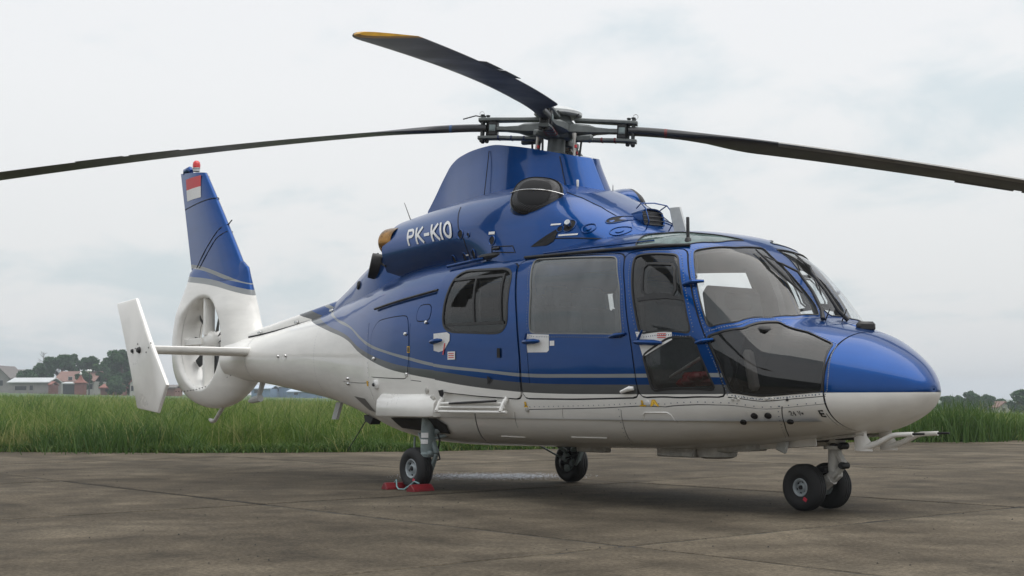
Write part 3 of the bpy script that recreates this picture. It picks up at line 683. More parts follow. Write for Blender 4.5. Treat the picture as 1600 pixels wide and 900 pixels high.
# drain fittings, ground sockets and markings low on the right side
def puck(par,x,z,r,h,m,n=14,side=1,name='drain_cap',off=0.0):
    th=zth(x,z); p=on(x,th,off-.004,side); nn=hull_n(x,th)*[1,side,1]
    t=MB(); t.lathe([(0,h+.004),(r*.7,h+.004),(r,h*.6+.004),(r,0)],p,nn,n); return t.build(name,m,par)
for s in(1,-1):
    decal('socket_plate',[(2.868,.735),(3.035,.738),(3.035,.668),(2.868,.665)],.003,m_white,fus,s)
    for x,z,r in ((2.905,.70,.026),(3.0,.702,.026),(2.80,.655,.024),(3.11,.66,.024)): puck(fus,x,z,r,.014,m_soot_shade,side=s,name='ground_socket')
    for x,z in ((2.795,.815),(2.835,.815),(3.03,.818),(3.07,.818)): puck(fus,x,z,.012,.012,m_gearw,10,s,'fastener')
    puck(fus,3.16,.812,.010,.012,m_dark,10,s,'fastener')
    puck(fus,-1.62,.965,.045,.03,m_label,16,s,'fuel_cap'); puck(fus,-1.62,.965,.02,.045,m_dark,10,s,'fuel_cap_lock'); puck(fus,-.66,.90,.028,.014,m_gearw,12,s,'jack_point'); puck(fus,-.58,.83,.03,.02,m_gearw,12,s,'jack_point'); puck(fus,.69,.735,.022,.012,m_gearw,12,s,'jack_point')
    decal('lifting_mark',[(.675,.80),(.70,.80),(.70,.765),(.71,.765),(.71,.755),(.665,.755),(.665,.765),(.675,.765)],.003,m_orange,fus,s)
    decal('lifting_mark',[(2.005,.81),(2.025,.81),(2.025,.775),(2.045,.775),(2.045,.765),(1.985,.765),(1.985,.775),(2.005,.775)],.003,m_orange,fus,s)
    decal('lifting_mark',[(2.115,.815),(2.145,.815),(2.175,.765),(2.155,.765),(2.13,.80),(2.105,.765),(2.085,.765)],.003,m_orange,fus,s)
    puck(fus,2.065,.79,.022,.006,m_label,14,s,'jack_point')
    decal('exhaust_trap',[(-.405,.905),(-.33,.91),(-.325,.875),(-.355,.845),(-.39,.86)],.06,m_seam,fus,s)
    decal('drain_panel',[(-2.33,.855),(-2.0,.83),(-1.86,.70),(-2.06,.72)],.004,mat('panel_grey',(.16,.155,.15),.5) if s>0 else bpy.data.materials['panel_grey'],fus,s)
    decal('warning_mark',[(-1.86,1.0),(-1.81,1.0),(-1.82,.95),(-1.855,.95)],.003,m_orange,fus,s)
    for x,z in ((-1.02,1.42),(-1.66,1.21),(-.99,1.05),(-.67,1.51),(-2.36,1.03),(-2.38,.98),(-4.35,1.31),(-4.15,1.31)): puck(fus,x,z,.017,.022,m_steel,10,s,'fastener')
    decal('caution_frame',[(-.99,1.305),(-.945,1.305),(-.945,1.245),(-.99,1.245)],.003,m_orange,fus,s); decal('caution_plate',[(-.982,1.297),(-.953,1.297),(-.953,1.253),(-.982,1.253)],.0045,m_dark,fus,s)
    # raised outline of the small belly hatches
    for pts_ in ([(1.95,.655),(1.98,.66),(1.985,.70),(2.02,.72),(2.23,.72),(2.26,.70),(2.27,.655),(2.3,.65)],[(.12,.505),(.42,.50)],[(1.02,.515),(1.42,.515)]):
        t=MB(); t.tube([on(x,zth(x,z),.002,s) for x,z in resample(np.array(pts_),False,.05)],.0045,5); t.build('hatch_edge',m_white,fus)
def glyphs(txt):
    """stroke letters on a unit-high body: list of polylines per letter with its width"""
    A={'P':([[(0,0),(0,1),(.38,1),(.5,.92),(.54,.75),(.5,.58),(.38,.5),(0,.5)]],.56),'K':([[(0,0),(0,1)],[(.52,1),(.06,.42)],[(.16,.55),(.56,0)]],.58),'-':([[(0,.44),(.34,.44)]],.36),
       'I':([[(0,0),(0,1)]],.08),'O':([[(.27+.27*math.sin(a)*(1 if abs(math.sin(a))<.999 else 1),.5+.5*math.cos(a)) for a in np.linspace(0,2*math.pi,25)]],.54),
       '2':([[(0,.8),(.1,.97),(.28,1),(.45,.92),(.48,.72),(.4,.52),(0,0),(.5,0)]],.5),'4':([[(.4,0),(.4,1),(0,.3),(.54,.3)]],.54),'V':([[(0,1),(.3,0),(.6,1)]],.6),'=':([[(0,.6),(.3,.6)],[(0,.4),(.1,.4)],[(.2,.4),(.3,.4)]],.3),'E':([[(.55,1),(0,1),(0,0),(.5,0)],[(0,.5),(.5,.5)]],.55),' ':([],.2)}
    return [A[c] for c in txt]
def lettering(name,txt,fmap,h,wd,stroke,gap,m,parent,off):
    """letters built as ribbons of strokes; fmap turns (along, up) in metres into a surface point"""
    mb=MB(); x0=0; k_=0
    for lines,adv in glyphs(txt):
        for pl in lines:
            Q=resample(np.array([(x0+px*wd,py*(h-stroke)+stroke/2) for px,py in pl]),False,.02)
            t_=np.gradient(Q,axis=0); t_/=np.linalg.norm(t_,axis=1,keepdims=True)+1e-9
            Q=Q.copy(); Q[0]-=t_[0]*stroke*.5; Q[-1]+=t_[-1]*stroke*.5
            nn=np.stack([-t_[:,1],t_[:,0]],-1)*stroke/2; k_+=1
            V=[fmap(*(q+n_),off+.0004*k_) for q,n_ in zip(Q,nn)]+[fmap(*(q-n_),off+.0004*k_) for q,n_ in zip(Q,nn)]; n=len(Q)
            mb.add(V,[(i,i+1,n+i+1,n+i) for i in range(n-1)])
        x0+=adv*wd+gap
    return mb.build(name,m,parent,fix=False)
def hull_text(x0,z0):
    def f(a,b,o):
        x=x0+a; return on(x,zth(x,z0+b),o)
    return f
lettering('power_socket_lettering','24 V=',hull_text(3.145,.702),.034,.023,.0055,.008,m_black,fus,.003)
lettering('side_emblem','E',hull_text(3.33,.692),.05,.036,.011,.01,m_black,fus,.003)

# rivet rows along the frames and the lap joints
rvt=[]
def rivets(name,P,off,par,step=.045,side=1,closed=False,r=.0048):
    Q=resample(np.asarray(P,float),closed,step); t=MB()
    for x,th in Q:
        c=hull(x,th)+hull_n(x,th)*off; n_=hull_n(x,th); c=c*[1,side,1]; n_=n_*[1,side,1]
        a=np.cross(n_,[0,0,1.0]); a/=np.linalg.norm(a)+1e-9; b_=np.cross(n_,a)
        t.add([c+(a*math.cos(q)+b_*math.sin(q))*r for q in (0,1.05,2.09,3.14,4.19,5.24)]+[c+n_*.0022],[(i,(i+1)%6,6) for i in range(6)])
    o=t.build(name,m_rivet,par); o['kind']='stuff'; return o
m_rivet=mat('rivet_heads',(.12,.15,.22),.35,coat=.5); 
for s in(1,-1):
    for k,par in (('cabin_win',drs['cab_door',s]),('shield',fus),('front_low',fus),('pil_win',drs['pil_door',s])):
        q=offset(resample(win[k],True,.02),WIN[k][2]+.022); rivets('rivet_row',q,.0045 if k!='shield' else .0015,par,.05,s,True)
    for k in ('seam_low','seam_sill','seam_h','seam_c','seam_e'):
        q=np.array(FE[k],float); d=np.array([0,.022]) if k in('seam_low','seam_sill') else np.array([-.022,0]); rivets('rivet_row',q+d,.0005,fus,.055,s)
    rivets('rivet_row',[(-5.28,t_) for t_ in np.linspace(-1.4,1.3,40)],.0005,fus,.06,s); rivets('rivet_row',[(-3.4,t_) for t_ in np.linspace(-1.4,1.0,40)],.0005,fus,.05,s)
# ------------------------------------------------------------------ helicopter: cowling, mast fairing, tail, rotor, gear
def cth(x,z):
    a,b=0.0,1.5
    for _ in range(40):
        m_=(a+b)/2
        if cowl(x,m_)[2]<z: a=m_
        else: b=m_
    return (a+b)/2
def onc(x,z,off=0.0,side=1):
    t_=cth(x,z); p=cowl(x,t_)+cowl_n(x,t_)*off
    return np.array([p[0],p[1]*side,p[2]])
def nc(x,z,side=1):
    n=cowl_n(x,cth(x,z)); return n*[1,side,1]
xs_=np.concatenate([np.linspace(-1.95,1.1,58),np.linspace(1.13,1.36,10)]); th_=np.linspace(-.12,math.pi+.12,61)
V=[];Nn=[]
for x in xs_:
    t1=np.where(th_>math.pi/2,math.pi-th_,th_); p=cowl(np.full(61,x),t1); n=cowl_n(np.full(61,x),t1); p[:,1]*=np.where(th_>math.pi/2,-1,1); n[:,1]*=np.where(th_>math.pi/2,-1,1)
    V+=list(p); Nn+=list(n)
F=[(i*61+j,(i+1)*61+j,(i+1)*61+j+1,i*61+j+1) for i in range(len(xs_)-1) for j in range(60)]
nb_=len(V); V+=V[:61]; V+=V[(len(xs_)-1)*61:len(xs_)*61]; Nn+=[np.zeros(3)]*122
F+=[tuple(range(nb_,nb_+61)),tuple(range(nb_+61,nb_+122))[::-1]]
f0=F[0]; 
if np.dot(np.cross(V[f0[1]]-V[f0[0]],V[f0[2]]-V[f0[1]]),Nn[0])<0: F=[f[::-1] for f in F]
Nl=[tuple(Nn[i]) for f in F for i in f]
cow=mkmesh('engine_cowling',V,F,m_blue,heli,smooth=[True]*(len(F)-2)+[False]*2,normals=Nl)
def cow_decal(name,P,off,m,side=1,step=.03):
    R=[onc(x,z,off,side) for x,z in resample(np.array(P,float),True,step)]; xm=np.mean([p[0] for p in P]); zm=np.mean([p[1] for p in P])
    return mkmesh(name,[onc(xm,zm,off,side)]+R,[(0,i+1,(i+1)%len(R)+1) for i in range(len(R))],m,cow,sharp=None)
def cow_disc(name,x,z,rx,rz,m,side=1,off=.002):
    return cow_decal(name,[(x+rx*math.cos(a),z+rz*math.sin(a)) for a in np.linspace(0,2*math.pi,18)[:-1]],off,m,side,.2)
def cow_ring(name,x,z,rx,rz,r,m,side=1,off=.002):
    t=MB(); P=[onc(x+rx*math.cos(a),z+rz*math.sin(a),off,side) for a in np.linspace(0,2*math.pi,25)]; t.tube(P,r,6,cap=False); return t.build(name,m,cow)
for s in(1,-1):
    # registration; reads left to right on the right side of the aircraft
    if s>0: lettering('registration_lettering','PK-KIO',lambda a,b_,o:onc(-1.405+a-.66*b_,2.292+b_,o,1),.172,.196,.030,.049,m_letter,cow,.004)
    cow_line=[(-.74,2.60),(-.66,2.5),(-.56,2.37),(-.46,2.25),(-.43,2.08)]
    t=MB(); t.tube([onc(x,z,.0,s) for x,z in resample(np.array(cow_line),False,.05)],.005,5); t.build('cowling_joint',m_seam,cow)
    t=MB(); t.tube([onc(x,z,.0,s) for x,z in resample(np.array([(.55,2.61),(.75,2.53),(.95,2.43),(1.1,2.34)]),False,.05)],.005,5); t.build('cowling_joint',m_seam,cow)
    t=MB(); t.tube([onc(x,z,.0,s) for x,z in resample(np.array([(.66,2.16),(.9,2.15),(1.15,2.13),(1.30,2.10)]),False,.05)],.006,5); t.build('cowling_joint',m_seam,cow)
    for x,z,r in ((-.52,2.312,.042),(-.39,2.295,.022),(-.002,2.205,.042),(.80,2.235,.028),(.866,2.257,.052),(1.13,2.31,.042)): 
        cow_disc('vent_hole',x,z,r,r,m_seam,s); cow_ring('vent_rim',x,z,r,r,.005,m_blue,s)
    p=onc(.866,2.262,.0,s); t=MB(); t.tube([p-nc(.866,2.262,s)*.02,p+nc(.866,2.262,s)*.05],[.03,.026],12); t.build('drain_pipe',m_steel,cow)
    for x,z in ((1.03,2.225),(1.22,2.20)): cow_ring('cowling_latch',x,z,.045,.04,.006,m_blue,s); cow_disc('latch_button',x,z,.018,.018,m_blue,s,.008)
    for x,z,a in ((-.523,2.10,.042),(-.341,2.111,.045),(-.717,2.096,.04)): 
        cow_disc('vent_slot',x,z,a*.75,a*1.15,m_seam,s); cow_ring('vent_rim',x,z,a*.75,a*1.15,.006,m_blue,s)
    cow_decal('notice_plate',[(-.06,2.288),(.03,2.283),(.03,2.258),(-.06,2.263)],.004,m_label,s); 
    for x0,z0,l in ((.70,2.285,.09),(.80,2.185,.17),(-.50,2.13,.06)): cow_decal('notice_strip',[(x0,z0),(x0+l,z0-.0),(x0+l,z0-.014),(x0,z0-.014)],.004,m_label,s)
    cow_decal('cowling_gap',[(.53,2.10),(.80,2.25),(.765,2.13),(.70,2.10)],.006,m_seam,s)
    t=MB(); t.tube([onc(x,z,.002,s) for x,z in resample(np.array([(.0,2.15),(.3,2.13),(.34,2.07),(.0,2.10)]),True,.04)]+[onc(.0,2.15,.002,s)],.0045,5); t.build('hatch_edge',m_seam,cow)
    t=MB(); t.box(onc(.08,2.125,.008,s),(.09,.03,.02),None,.006); t.build('hatch_latch',m_dark,cow)
    # round dark air intake with a bulged wire screen
    c=onc(.385,2.555,0,s); n=Vector((.44,-.80*s,.40)).normalized()
    ax=n; u_=Vector((1,0,.06)); u_=(u_-ax*u_.dot(ax)).normalized(); v_=ax.cross(u_)*( 1 if s>0 else -1)
    def oval(r,h,a=.235,b_=.19,ex=2.6):
        P=[]
        for k in range(36):
            an=2*math.pi*k/36; cs,sn=math.cos(an),math.sin(an); q=(abs(cs)**ex+abs(sn)**ex)**(-1/ex)
            P.append(tuple(Vector(c)+u_*(a*r*cs*q)+v_*(b_*r*sn*q)+ax*h))
        return P
    t=MB(); t.loft([oval(1.22,-.14),oval(1.16,-.06),oval(1.06,.01),oval(1.0,.03)],cap=False); t.build('intake_fairing',m_blue,cow)
    t=MB(); t.loft([oval(1.0,.0),oval(1.02,.028),oval(.98,.045),oval(.94,.038),oval(.94,.01)],cap=False); intake=t.build('intake_rim',m_rubber,cow)
    t=MB(); t.loft([oval(.96,.02),oval(.93,.045),oval(.85,.065),oval(.70,.083),oval(.5,.096),oval(.25,.103),oval(.02,.105)],cap=False); t.build('intake_screen',m_mesh,intake)
    t=MB(); t.loft([oval(.66,.089),oval(.64,.092),oval(.3,.1045),oval(.02,.107)],cap=False); t.build('intake_throat',m_seam,intake)
    t=MB(); t.tube([Vector(c)+u_*(.25*k)+v_*(.02+.015*k)+ax*(.035+.075*(1-abs(k)**2.4)) for k in np.linspace(-1,1,15)],.005,6); t.build('screen_wire',m_steel,intake)
    # exhaust
    e=Vector((-1.93,-.43*s,2.385)); ea=Vector((-1,-.10*s,.02)).normalized(); eu=Vector((0,0,1)); ev=ea.cross(eu)
    def ovr(r,h,a=.15,b_=.18): return [tuple(e+eu*(a*r*math.sin(q))+ev*(b_*r*math.cos(q))+ea*h) for q in np.linspace(0,2*math.pi,33)[:-1]]
    t=MB(); t.loft([ovr(1.0,-.1),ovr(1.0,.05),ovr(.98,.09),ovr(.93,.105),ovr(.90,.09),ovr(.86,.0),ovr(.8,-.1)],cap=False); ex=t.build('exhaust_pipe',m_bronze,heli,60)
    t=MB(); t.loft([ovr(.88,.02),ovr(.5,.015),ovr(.05,.01)],cap=False); t.build('exhaust_throat',m_soot_shade,ex)
    t=MB(); t.tube([Vector((-1.92,-.58*s,2.14)),Vector((-2.05,-.53*s,2.17)),Vector((-2.13,-.52*s,2.22)),Vector((-2.15,-.52*s,2.29))],[.012]*4,8); t.build('drain_tube',m_dark,heli)
# front cooling intake with a wire cage, on the centre line
g=Vector((1.23,-.03,2.325)); ax2=Vector((.97,-.10,.22)).normalized(); u2_=Vector((0,0,1)); u2_=(u2_-ax2*u2_.dot(ax2)).normalized(); v2_=u2_.cross(ax2)
def ov2(r,h,a=.085,b_=.11): return [tuple(g+v2_*(b_*r*math.cos(q)*(abs(math.cos(q))**3+abs(math.sin(q))**3)**(-1/3))+u2_*(a*r*math.sin(q)*(abs(math.cos(q))**3+abs(math.sin(q))**3)**(-1/3))+ax2*h) for q in np.linspace(0,2*math.pi,29)[:-1]]
t=MB(); t.loft([ov2(1.55,-.30),ov2(1.30,-.10),ov2(1.15,-.01),ov2(1.08,.015),ov2(.98,.01),ov2(.95,-.04)],cap=False); gi=t.build('cooling_intake',m_blue,cow)
t=MB(); t.loft([ov2(.97,-.01),ov2(.5,.0),ov2(.02,.004)],cap=False); t.build('intake_grille',m_mesh,gi)
for k in (-.6,-.2,.2,.6):
    t=MB(); t.tube([g+v2_*.11+u2_*(.09*k)+ax2*.014,g-v2_*.11+u2_*(.09*k)+ax2*.014],.005,6); t.build('grille_bar',m_dark,gi)
for sg in(-1,1):
    t=MB(); t.tube([g+v2_*(.13*sg)+u2_*.10-ax2*.03,g+v2_*(.14*sg)+u2_*.115+ax2*.05,g+v2_*(.135*sg)+u2_*.06+ax2*.09,g+v2_*(.13*sg)-u2_*.06+ax2*.10,g+v2_*(.12*sg)-u2_*.12+ax2*.03],.0055,6); t.build('guard_rail',m_blue,gi)
t=MB(); t.tube([g+v2_*.14+u2_*.115+ax2*.05,g+u2_*.125+ax2*.055,g-v2_*.14+u2_*.115+ax2*.05],.0055,6); t.build('guard_rail',m_blue,gi)
# mast fairing
MF=np.array([(-1.99,.012,2.72,2.74),(-1.85,.035,2.55,2.85),(-1.62,.075,2.5,3.04),(-1.45,.115,2.5,3.14),(-1.25,.165,2.5,3.185),(-.95,.235,2.5,3.20),(-.6,.30,2.5,3.19),(-.25,.335,2.5,3.13),(0,.335,2.5,3.075),(.16,.295,2.5,3.035),(.29,.235,2.5,3.0),(.37,.165,2.5,2.975),(.42,.085,2.5,2.96),(.44,.01,2.5,2.955)])
def mf(x): return [float(pchip(MF[:,0],MF[:,i],x)) for i in(1,2,3)]
rings=[]
mx_=np.concatenate([np.linspace(-1.99,.25,48),.44-.19*(np.linspace(1,0,14)[1:])**2])
for x in mx_:
    w_,b0,t0=mf(x); hh=t0-b0; sec=[]
    for f_,k in ((0,1.22),(.25,1.14),(.5,1.07),(.75,1.01),(.9,1.0),(.96,1.015),(1.0,1.02)): sec.append((k,b0+hh*f_))
    R=[(x+ (0.26*(1-(z-2.5)/.5) if x>.0 else 0)*max(0,(x-.0)/.44),-w_*k,z) for k,z in sec]
    R+=[(R[-1][0],-w_*.95,t0-.005),(R[-1][0],w_*.95,t0-.005)]
    R+=[(p[0],-p[1],p[2]) for p in R[:7][::-1]]
    rings.append(R)
t=MB(); t.loft(rings); mfo=t.build('mast_fairing',m_blue,heli,45)
for s in(1,-1):
    t=MB(); t.tube([(-.62,-(mf(-.62)[0]*(1.22-.2*k)+.002)*s,2.72+.42*k) for k in np.linspace(0,1,6)],.004,5); t.build('fairing_joint',m_seam,mfo)
    t=MB(); t.tube([(.30+.16*(1-k),-(mf(.29)[0]*(1.2-.2*k)+.006)*s,2.55+.42*k) for k in np.linspace(0,1,6)],.004,5); t.build('fairing_joint',m_seam,mfo)
    t=MB(); t.box((.505,-.215*s,2.70),(.010,.022,.07),rotm('Z',-35*s),.004); t.build('fairing_hook',m_label,mfo)
# tail fairing behind the engines
TF=np.array([(-1.2,.44,2.25,4),(-1.7,.52,2.36,4.5),(-2.05,.55,2.345,5),(-2.3,.52,2.27,5),(-2.6,.45,2.19,4.5),(-3.0,.33,2.08,4),(-3.4,.215,1.97,3.5),(-3.66,.14,1.90,3)])
rings=[]
for x in np.linspace(-3.66,-1.20,32):
    w_,zt_,n_=[float(pchip(TF[::-1,0],TF[::-1,i],x)) for i in(1,2,3)]; z0=float(hull_at(x)[1])-.22
    R=[]
    for a in np.linspace(0,math.pi,25):
        cs,sn=abs(math.cos(a)),abs(math.sin(a)); r_=((cs/w_)**n_+(sn/(zt_-z0))**n_)**(-1/n_); R.append((x,-r_*math.cos(a),z0+r_*math.sin(a)))
    rings.append(R)
t=MB(); t.loft(rings); tf=t.build('exhaust_fairing',m_blue,heli,50)
for s in(1,-1):
    c=Vector((-2.18,-.535*s,2.16)); ax3=Vector((-.52,-.83*s,.20)).normalized(); u3=Vector((.55,0,1)); u3=(u3-ax3*u3.dot(ax3)).normalized(); v3=ax3.cross(u3)
    def ov3(r,h): return [tuple(c+u3*(.125*r*math.sin(q))+v3*(.085*r*math.cos(q))+ax3*h) for q in np.linspace(0,2*math.pi,25)[:-1]]
    t=MB(); t.loft([ov3(1.1,-.05),ov3(1.05,.045),ov3(.93,.05),ov3(.88,.0)],cap=False); oc=t.build('cooler_outlet',m_dark,tf)
    t=MB(); t.loft([ov3(.95,.04),ov3(.5,.035),ov3(.03,.03)],cap=False); t.build('outlet_throat',m_seam,oc)
    t=MB(); q=Vector((-2.62,-.44*s,2.0)); t.lathe([(0,.012),(.04,.012),(.055,-.02)],q,(-.4,-.9*s,.1),14); t.build('vent_hole',m_seam,tf)
t=MB(); t.tube([(-1.98,-.2,2.56),(-2.14,-.2,2.83)],[.006,.003],6); t.build('whip_antenna',m_dark,heli)
# cover of the tail rotor shaft along the boom
rings=[]
for x in np.linspace(-5.95,-3.45,24):
    zt_=1.615+(x+5.75)*(.30/2.2)+.005; zt_=min(zt_,1.93); z0=float(hull_at(x)[1])-.05; w_=.115+.03*(x+5.95)/2.5
    rings.append([(x,-w_*c_,z0+(zt_-z0)*h_) for c_,h_ in ((1,0),(1,.55),(.92,.78),(.7,.93),(.35,1),(-.35,1),(-.7,.93),(-.92,.78),(-1,.55),(-1,0))])
t=MB(); t.loft(rings); sc_=t.build('tail_shaft_cover',m_paint,heli,60)
for s in(1,-1):
    t=MB(); t.tube([(x,-(.12+.03*(x+5.95)/2.5)*s,float(hull(x,1.2)[2])+.0) for x in np.linspace(-5.5,-2.95,20)],.010,6); t.build('shaft_cover_joint',m_seam,sc_)
    for x in(-5.2,-4.35,-3.6): t=MB(); t.box((x,-.15*s,float(hull_at(x)[1])+.0),(.07,.02,.03),None,.006); t.build('fastener',m_steel,sc_)
# fin and fan housing: flat forms swelled from their outline
def swell(name,outline,hole,T,parent,mats,grid=.05,lip=.06,R=.42):
    """symmetrical body whose thickness grows inwards from the outline; hole=(x, z, r)"""
    O=resample(chaikin(outline,True,2),True,.045); P=[tuple(p) for p in O]; E=[(i,(i+1)%len(O)) for i in range(len(O))]
    if hole:
        H=np.array([(hole[0]+hole[2]*math.cos(a),hole[1]+hole[2]*math.sin(a)) for a in np.linspace(0,2*math.pi,73)[:-1]]); b0=len(P); P+=[tuple(p) for p in H]; E+=[(b0+i,b0+(i+1)%72) for i in range(72)]
        for k in range(1,5): P+=[(hole[0]+(hole[2]+lip*k/4)*math.cos(a),hole[1]+(hole[2]+lip*k/4)*math.sin(a)) for a in np.linspace(0,2*math.pi,73)[:-1]]
    lo,hi=O.min(0),O.max(0); g=np.array([(x,z) for x in np.arange(lo[0],hi[0],grid) for z in np.arange(lo[1],hi[1],grid)])
    k=inside(O,g)&(dist(O,True,g)>.02)
    if hole: k&=np.hypot(g[:,0]-hole[0],g[:,1]-hole[1])>hole[2]+lip+.02
    for d_ in (.008,.025,.05): 
        q=offset(O,-d_); P+=[tuple(p) for p in q if inside(O,p[None])[0]]
    P+=[tuple(p) for p in g[k]]
    v,_,f,*_=delaunay_2d_cdt([Vector(p) for p in P],E,[],0,1e-6)
    v=np.array([(p.x,p.y) for p in v]); f=np.array([tuple(i) for i in f]); c=v[f].mean(1); m=inside(O,c)
    if hole: m&=np.hypot(c[:,0]-hole[0],c[:,1]-hole[1])>hole[2]-.002
    f=f[m]; d=dist(O,True,v); q=np.clip(d/R,0,1); h=T(v[:,0],v[:,1])*np.sqrt(np.maximum(1-(1-q)**2,0))
    if hole:
        e=np.clip((np.hypot(v[:,0]-hole[0],v[:,1]-hole[1])-hole[2])/lip,0,1); h=np.minimum(h,np.maximum(h-lip*.9*(1-np.sqrt(np.maximum(1-(1-e)**2,0))),0.0))
    n=len(v); V=[(x,-y,z) for (x,z),y in zip(v,h)]+[(x,y,z) for (x,z),y in zip(v,h)]
    a=np.array(V)[f]; up=np.cross(a[:,1]-a[:,0],a[:,2]-a[:,0])[:,1].mean()<0
    F=[tuple(i) if up else tuple(i[::-1]) for i in f]; F+=[tuple(j+n for j in i[::-1]) for i in F]
    o=mkmesh(name,V,F,mats,parent,sharp=None)
    bm=bmesh.new(); bm.from_mesh(o.data); bmesh.ops.remove_doubles(bm,verts=bm.verts,dist=.0005); bm.to_mesh(o.data); bm.free()
    o.data.polygons.foreach_set('use_smooth',np.ones(len(o.data.polygons),bool))
    return o
FAN=(-6.72,1.55,.575)
OUT=[(-7.24,2.62),(-7.40,2.32),(-7.58,2.02),(-7.69,1.66),(-7.69,1.32),(-7.56,1.04),(-7.28,.84),(-6.92,.735),(-6.5,.70),(-6.1,.75),(-5.75,.89),(-5.52,1.06),(-5.40,1.28),(-5.38,1.52),(-5.50,1.72),(-5.60,1.95),(-5.66,2.2),(-5.82,2.62)]
hs=swell('tail_fan_housing',OUT,FAN,lambda x,z:.185-.095*np.clip((z-1.95)/.42,0,1),heli,m_fin,R=.40)
t=MB(); t.loft([[(FAN[0]+FAN[2]*r*math.cos(a),y,FAN[1]+FAN[2]*r*math.sin(a)) for a in np.linspace(0,2*math.pi,65)[:-1]] for r,y in ((1.003,-.125),(.992,-.09),(.985,0),(.992,.09),(1.003,.125))],cap=False); t.build('fan_duct',m_white,hs,60)
t=MB()
for k in range(22):
    a=k/21; x=-7.36+a*1.75; z=.93-.02*a+.28*a*a; 
    y=-.165*math.sqrt(max(0,1-(1-min(1,(z-.70)/.34))**2))-.004
    t.lathe([(0,.004),(.007,.004),(.008,-.003)],(x,y-.002,z),(0,-1,0),6)
t.build('screw_row',m_dark,hs)
fan=MB(); fan.lathe([(0,-.15),(.07,-.14),(.11,-.12),(.135,-.07),(.14,.08),(.10,.12),(0,.13)],(FAN[0],.06,FAN[1]+.02),(0,1,0),28); fh=fan.build('fan_hub',m_white,heli,50)
for k in range(11):
    a=2*math.pi*k/11+.2; d=Vector((math.cos(a),0,math.sin(a))); tt=Vector((-math.sin(a),0,math.cos(a)))
    rings=[]
    for r_ in np.linspace(.12,.56,6):
        pit=rad(52-28*(r_-.15)/.39); ch=tt*math.cos(pit)+Vector((0,1,0))*math.sin(pit); nn=d.cross(ch)
        base=Vector((FAN[0],.07,FAN[1]))+d*r_; rings.append([tuple(base+ch*(.055*c_)+nn*(.009*h_)) for c_,h_ in ((-1,0),(-.4,.8),(.4,1),(1,.3),(.6,-.6),(-.4,-.7))])
    b_=MB(); b_.loft(rings); b_.build('fan_blade',m_rotord,fh)
for nm,a in (('upright',90),('downright',270),('arm',180)):
    a=rad(a); d=Vector((math.cos(a),0,math.sin(a))); b_=MB(); y=-.03; w_=(.034 if nm!='arm' else .05)
    rings=[]
    for r_ in (.08,.30,.572):
        base=Vector((FAN[0],y,FAN[1]+.02))+d*r_; tt=Vector((-math.sin(a),0,math.cos(a)))
        rings.append([tuple(base+tt*(w_*c_)+Vector((0,.07*h_,0))) for c_,h_ in ((-1,-.7),(-.7,-1),(.7,-1),(1,-.7),(1,.7),(.7,1),(-.7,1),(-1,.7))])
    b_.loft(rings); b_.build('fan_strut',m_white,fh)
# upper fin
rings=[]
for k in np.linspace(0,1,14):
    z=2.32+(3.865-2.32)*k; xr=-7.215-(.43)*k; xf=-5.73-1.19*k+.02*math.sin(k*3); zf=z-.10*k*0; tk=(.105-.045*k)
    sec=[]
    for c_,h_ in ((0,.02),(.02,.32),(.06,.62),(.15,.92),(.3,1.0),(.5,.9),(.75,.55),(1,.10)): sec.append((c_,h_))
    R=[(xf+(xr-xf)*c_,-tk*h_,z-.075*(1-c_)*k) for c_,h_ in sec]+[(xf+(xr-xf)*c_,tk*h_,z-.075*(1-c_)*k) for c_,h_ in sec[::-1]]
    rings.append(R)
t=MB(); t.loft(rings); fin=t.build('tail_fin',m_fin,heli,50)
def fin_pt(x,z,off,side=1):
    k=(z-2.32)/(3.865-2.32); xr=-7.215-.43*k; xf=-5.73-1.19*k; c_=(xf-x)/(xf-xr); tk=.105-.045*k
    h_=float(pchip([0,.02,.06,.15,.3,.5,.75,1],[.02,.32,.62,.92,1,.9,.55,.1],c_)); return (x,-(tk*h_+off)*side,z)
for s in(1,-1):
    fx0,fx1,fz0,fz1=-7.43,-6.95,3.46,3.755
    for nm,za,zb_,m_ in (('flag_red_band',(fz0+fz1)/2,fz1,m_labelr),('flag_white_band',fz0,(fz0+fz1)/2,m_label)):
        V=[fin_pt(x+.035*(fz1-z)/.3,z,.003,s) for z in(za,zb_) for x in np.linspace(fx0,fx1,7)]; mkmesh(nm,V,[(i,i+1,i+8,i+7) for i in range(6)],m_,fin,sharp=None)
    for P in ([(-7.49,3.36),(-7.3,3.37),(-6.85,3.40),(-6.58,3.42)],[(-7.15,2.49),(-6.9,2.66),(-6.6,2.85),(-6.38,3.0),(-6.2,3.09)],[(-6.98,2.53),(-6.7,2.70),(-6.45,2.87),(-6.25,2.95)]):
        t=MB(); t.tube([fin_pt(x,z,.001,s) for x,z in resample(np.array(P),False,.08)],.0055,5); t.build('fin_joint',m_seam,fin)
t=MB(); t.lathe([(.045,0),(.045,.035),(.05,.04),(.05,.05)],(-7.20,0,3.84),(0,0,1),16); bc=t.build('beacon_base',m_ant,fin)
t=MB(); t.lathe([(.05,.05),(.052,.09),(.045,.125),(.025,.145),(0,.15)],(-7.20,0,3.84),(0,0,1),16); t.build('beacon_lamp',mat('beacon_red_glass',(.65,.02,.02),.15,coat=.5),bc)
t=MB(); t.tube([(-7.53,0,3.84),(-7.50,0,3.88),(-7.39,0,3.89),(-7.34,0,3.86)],[.03,.045,.045,.03],10); t.build('tail_light',m_blue,fin)
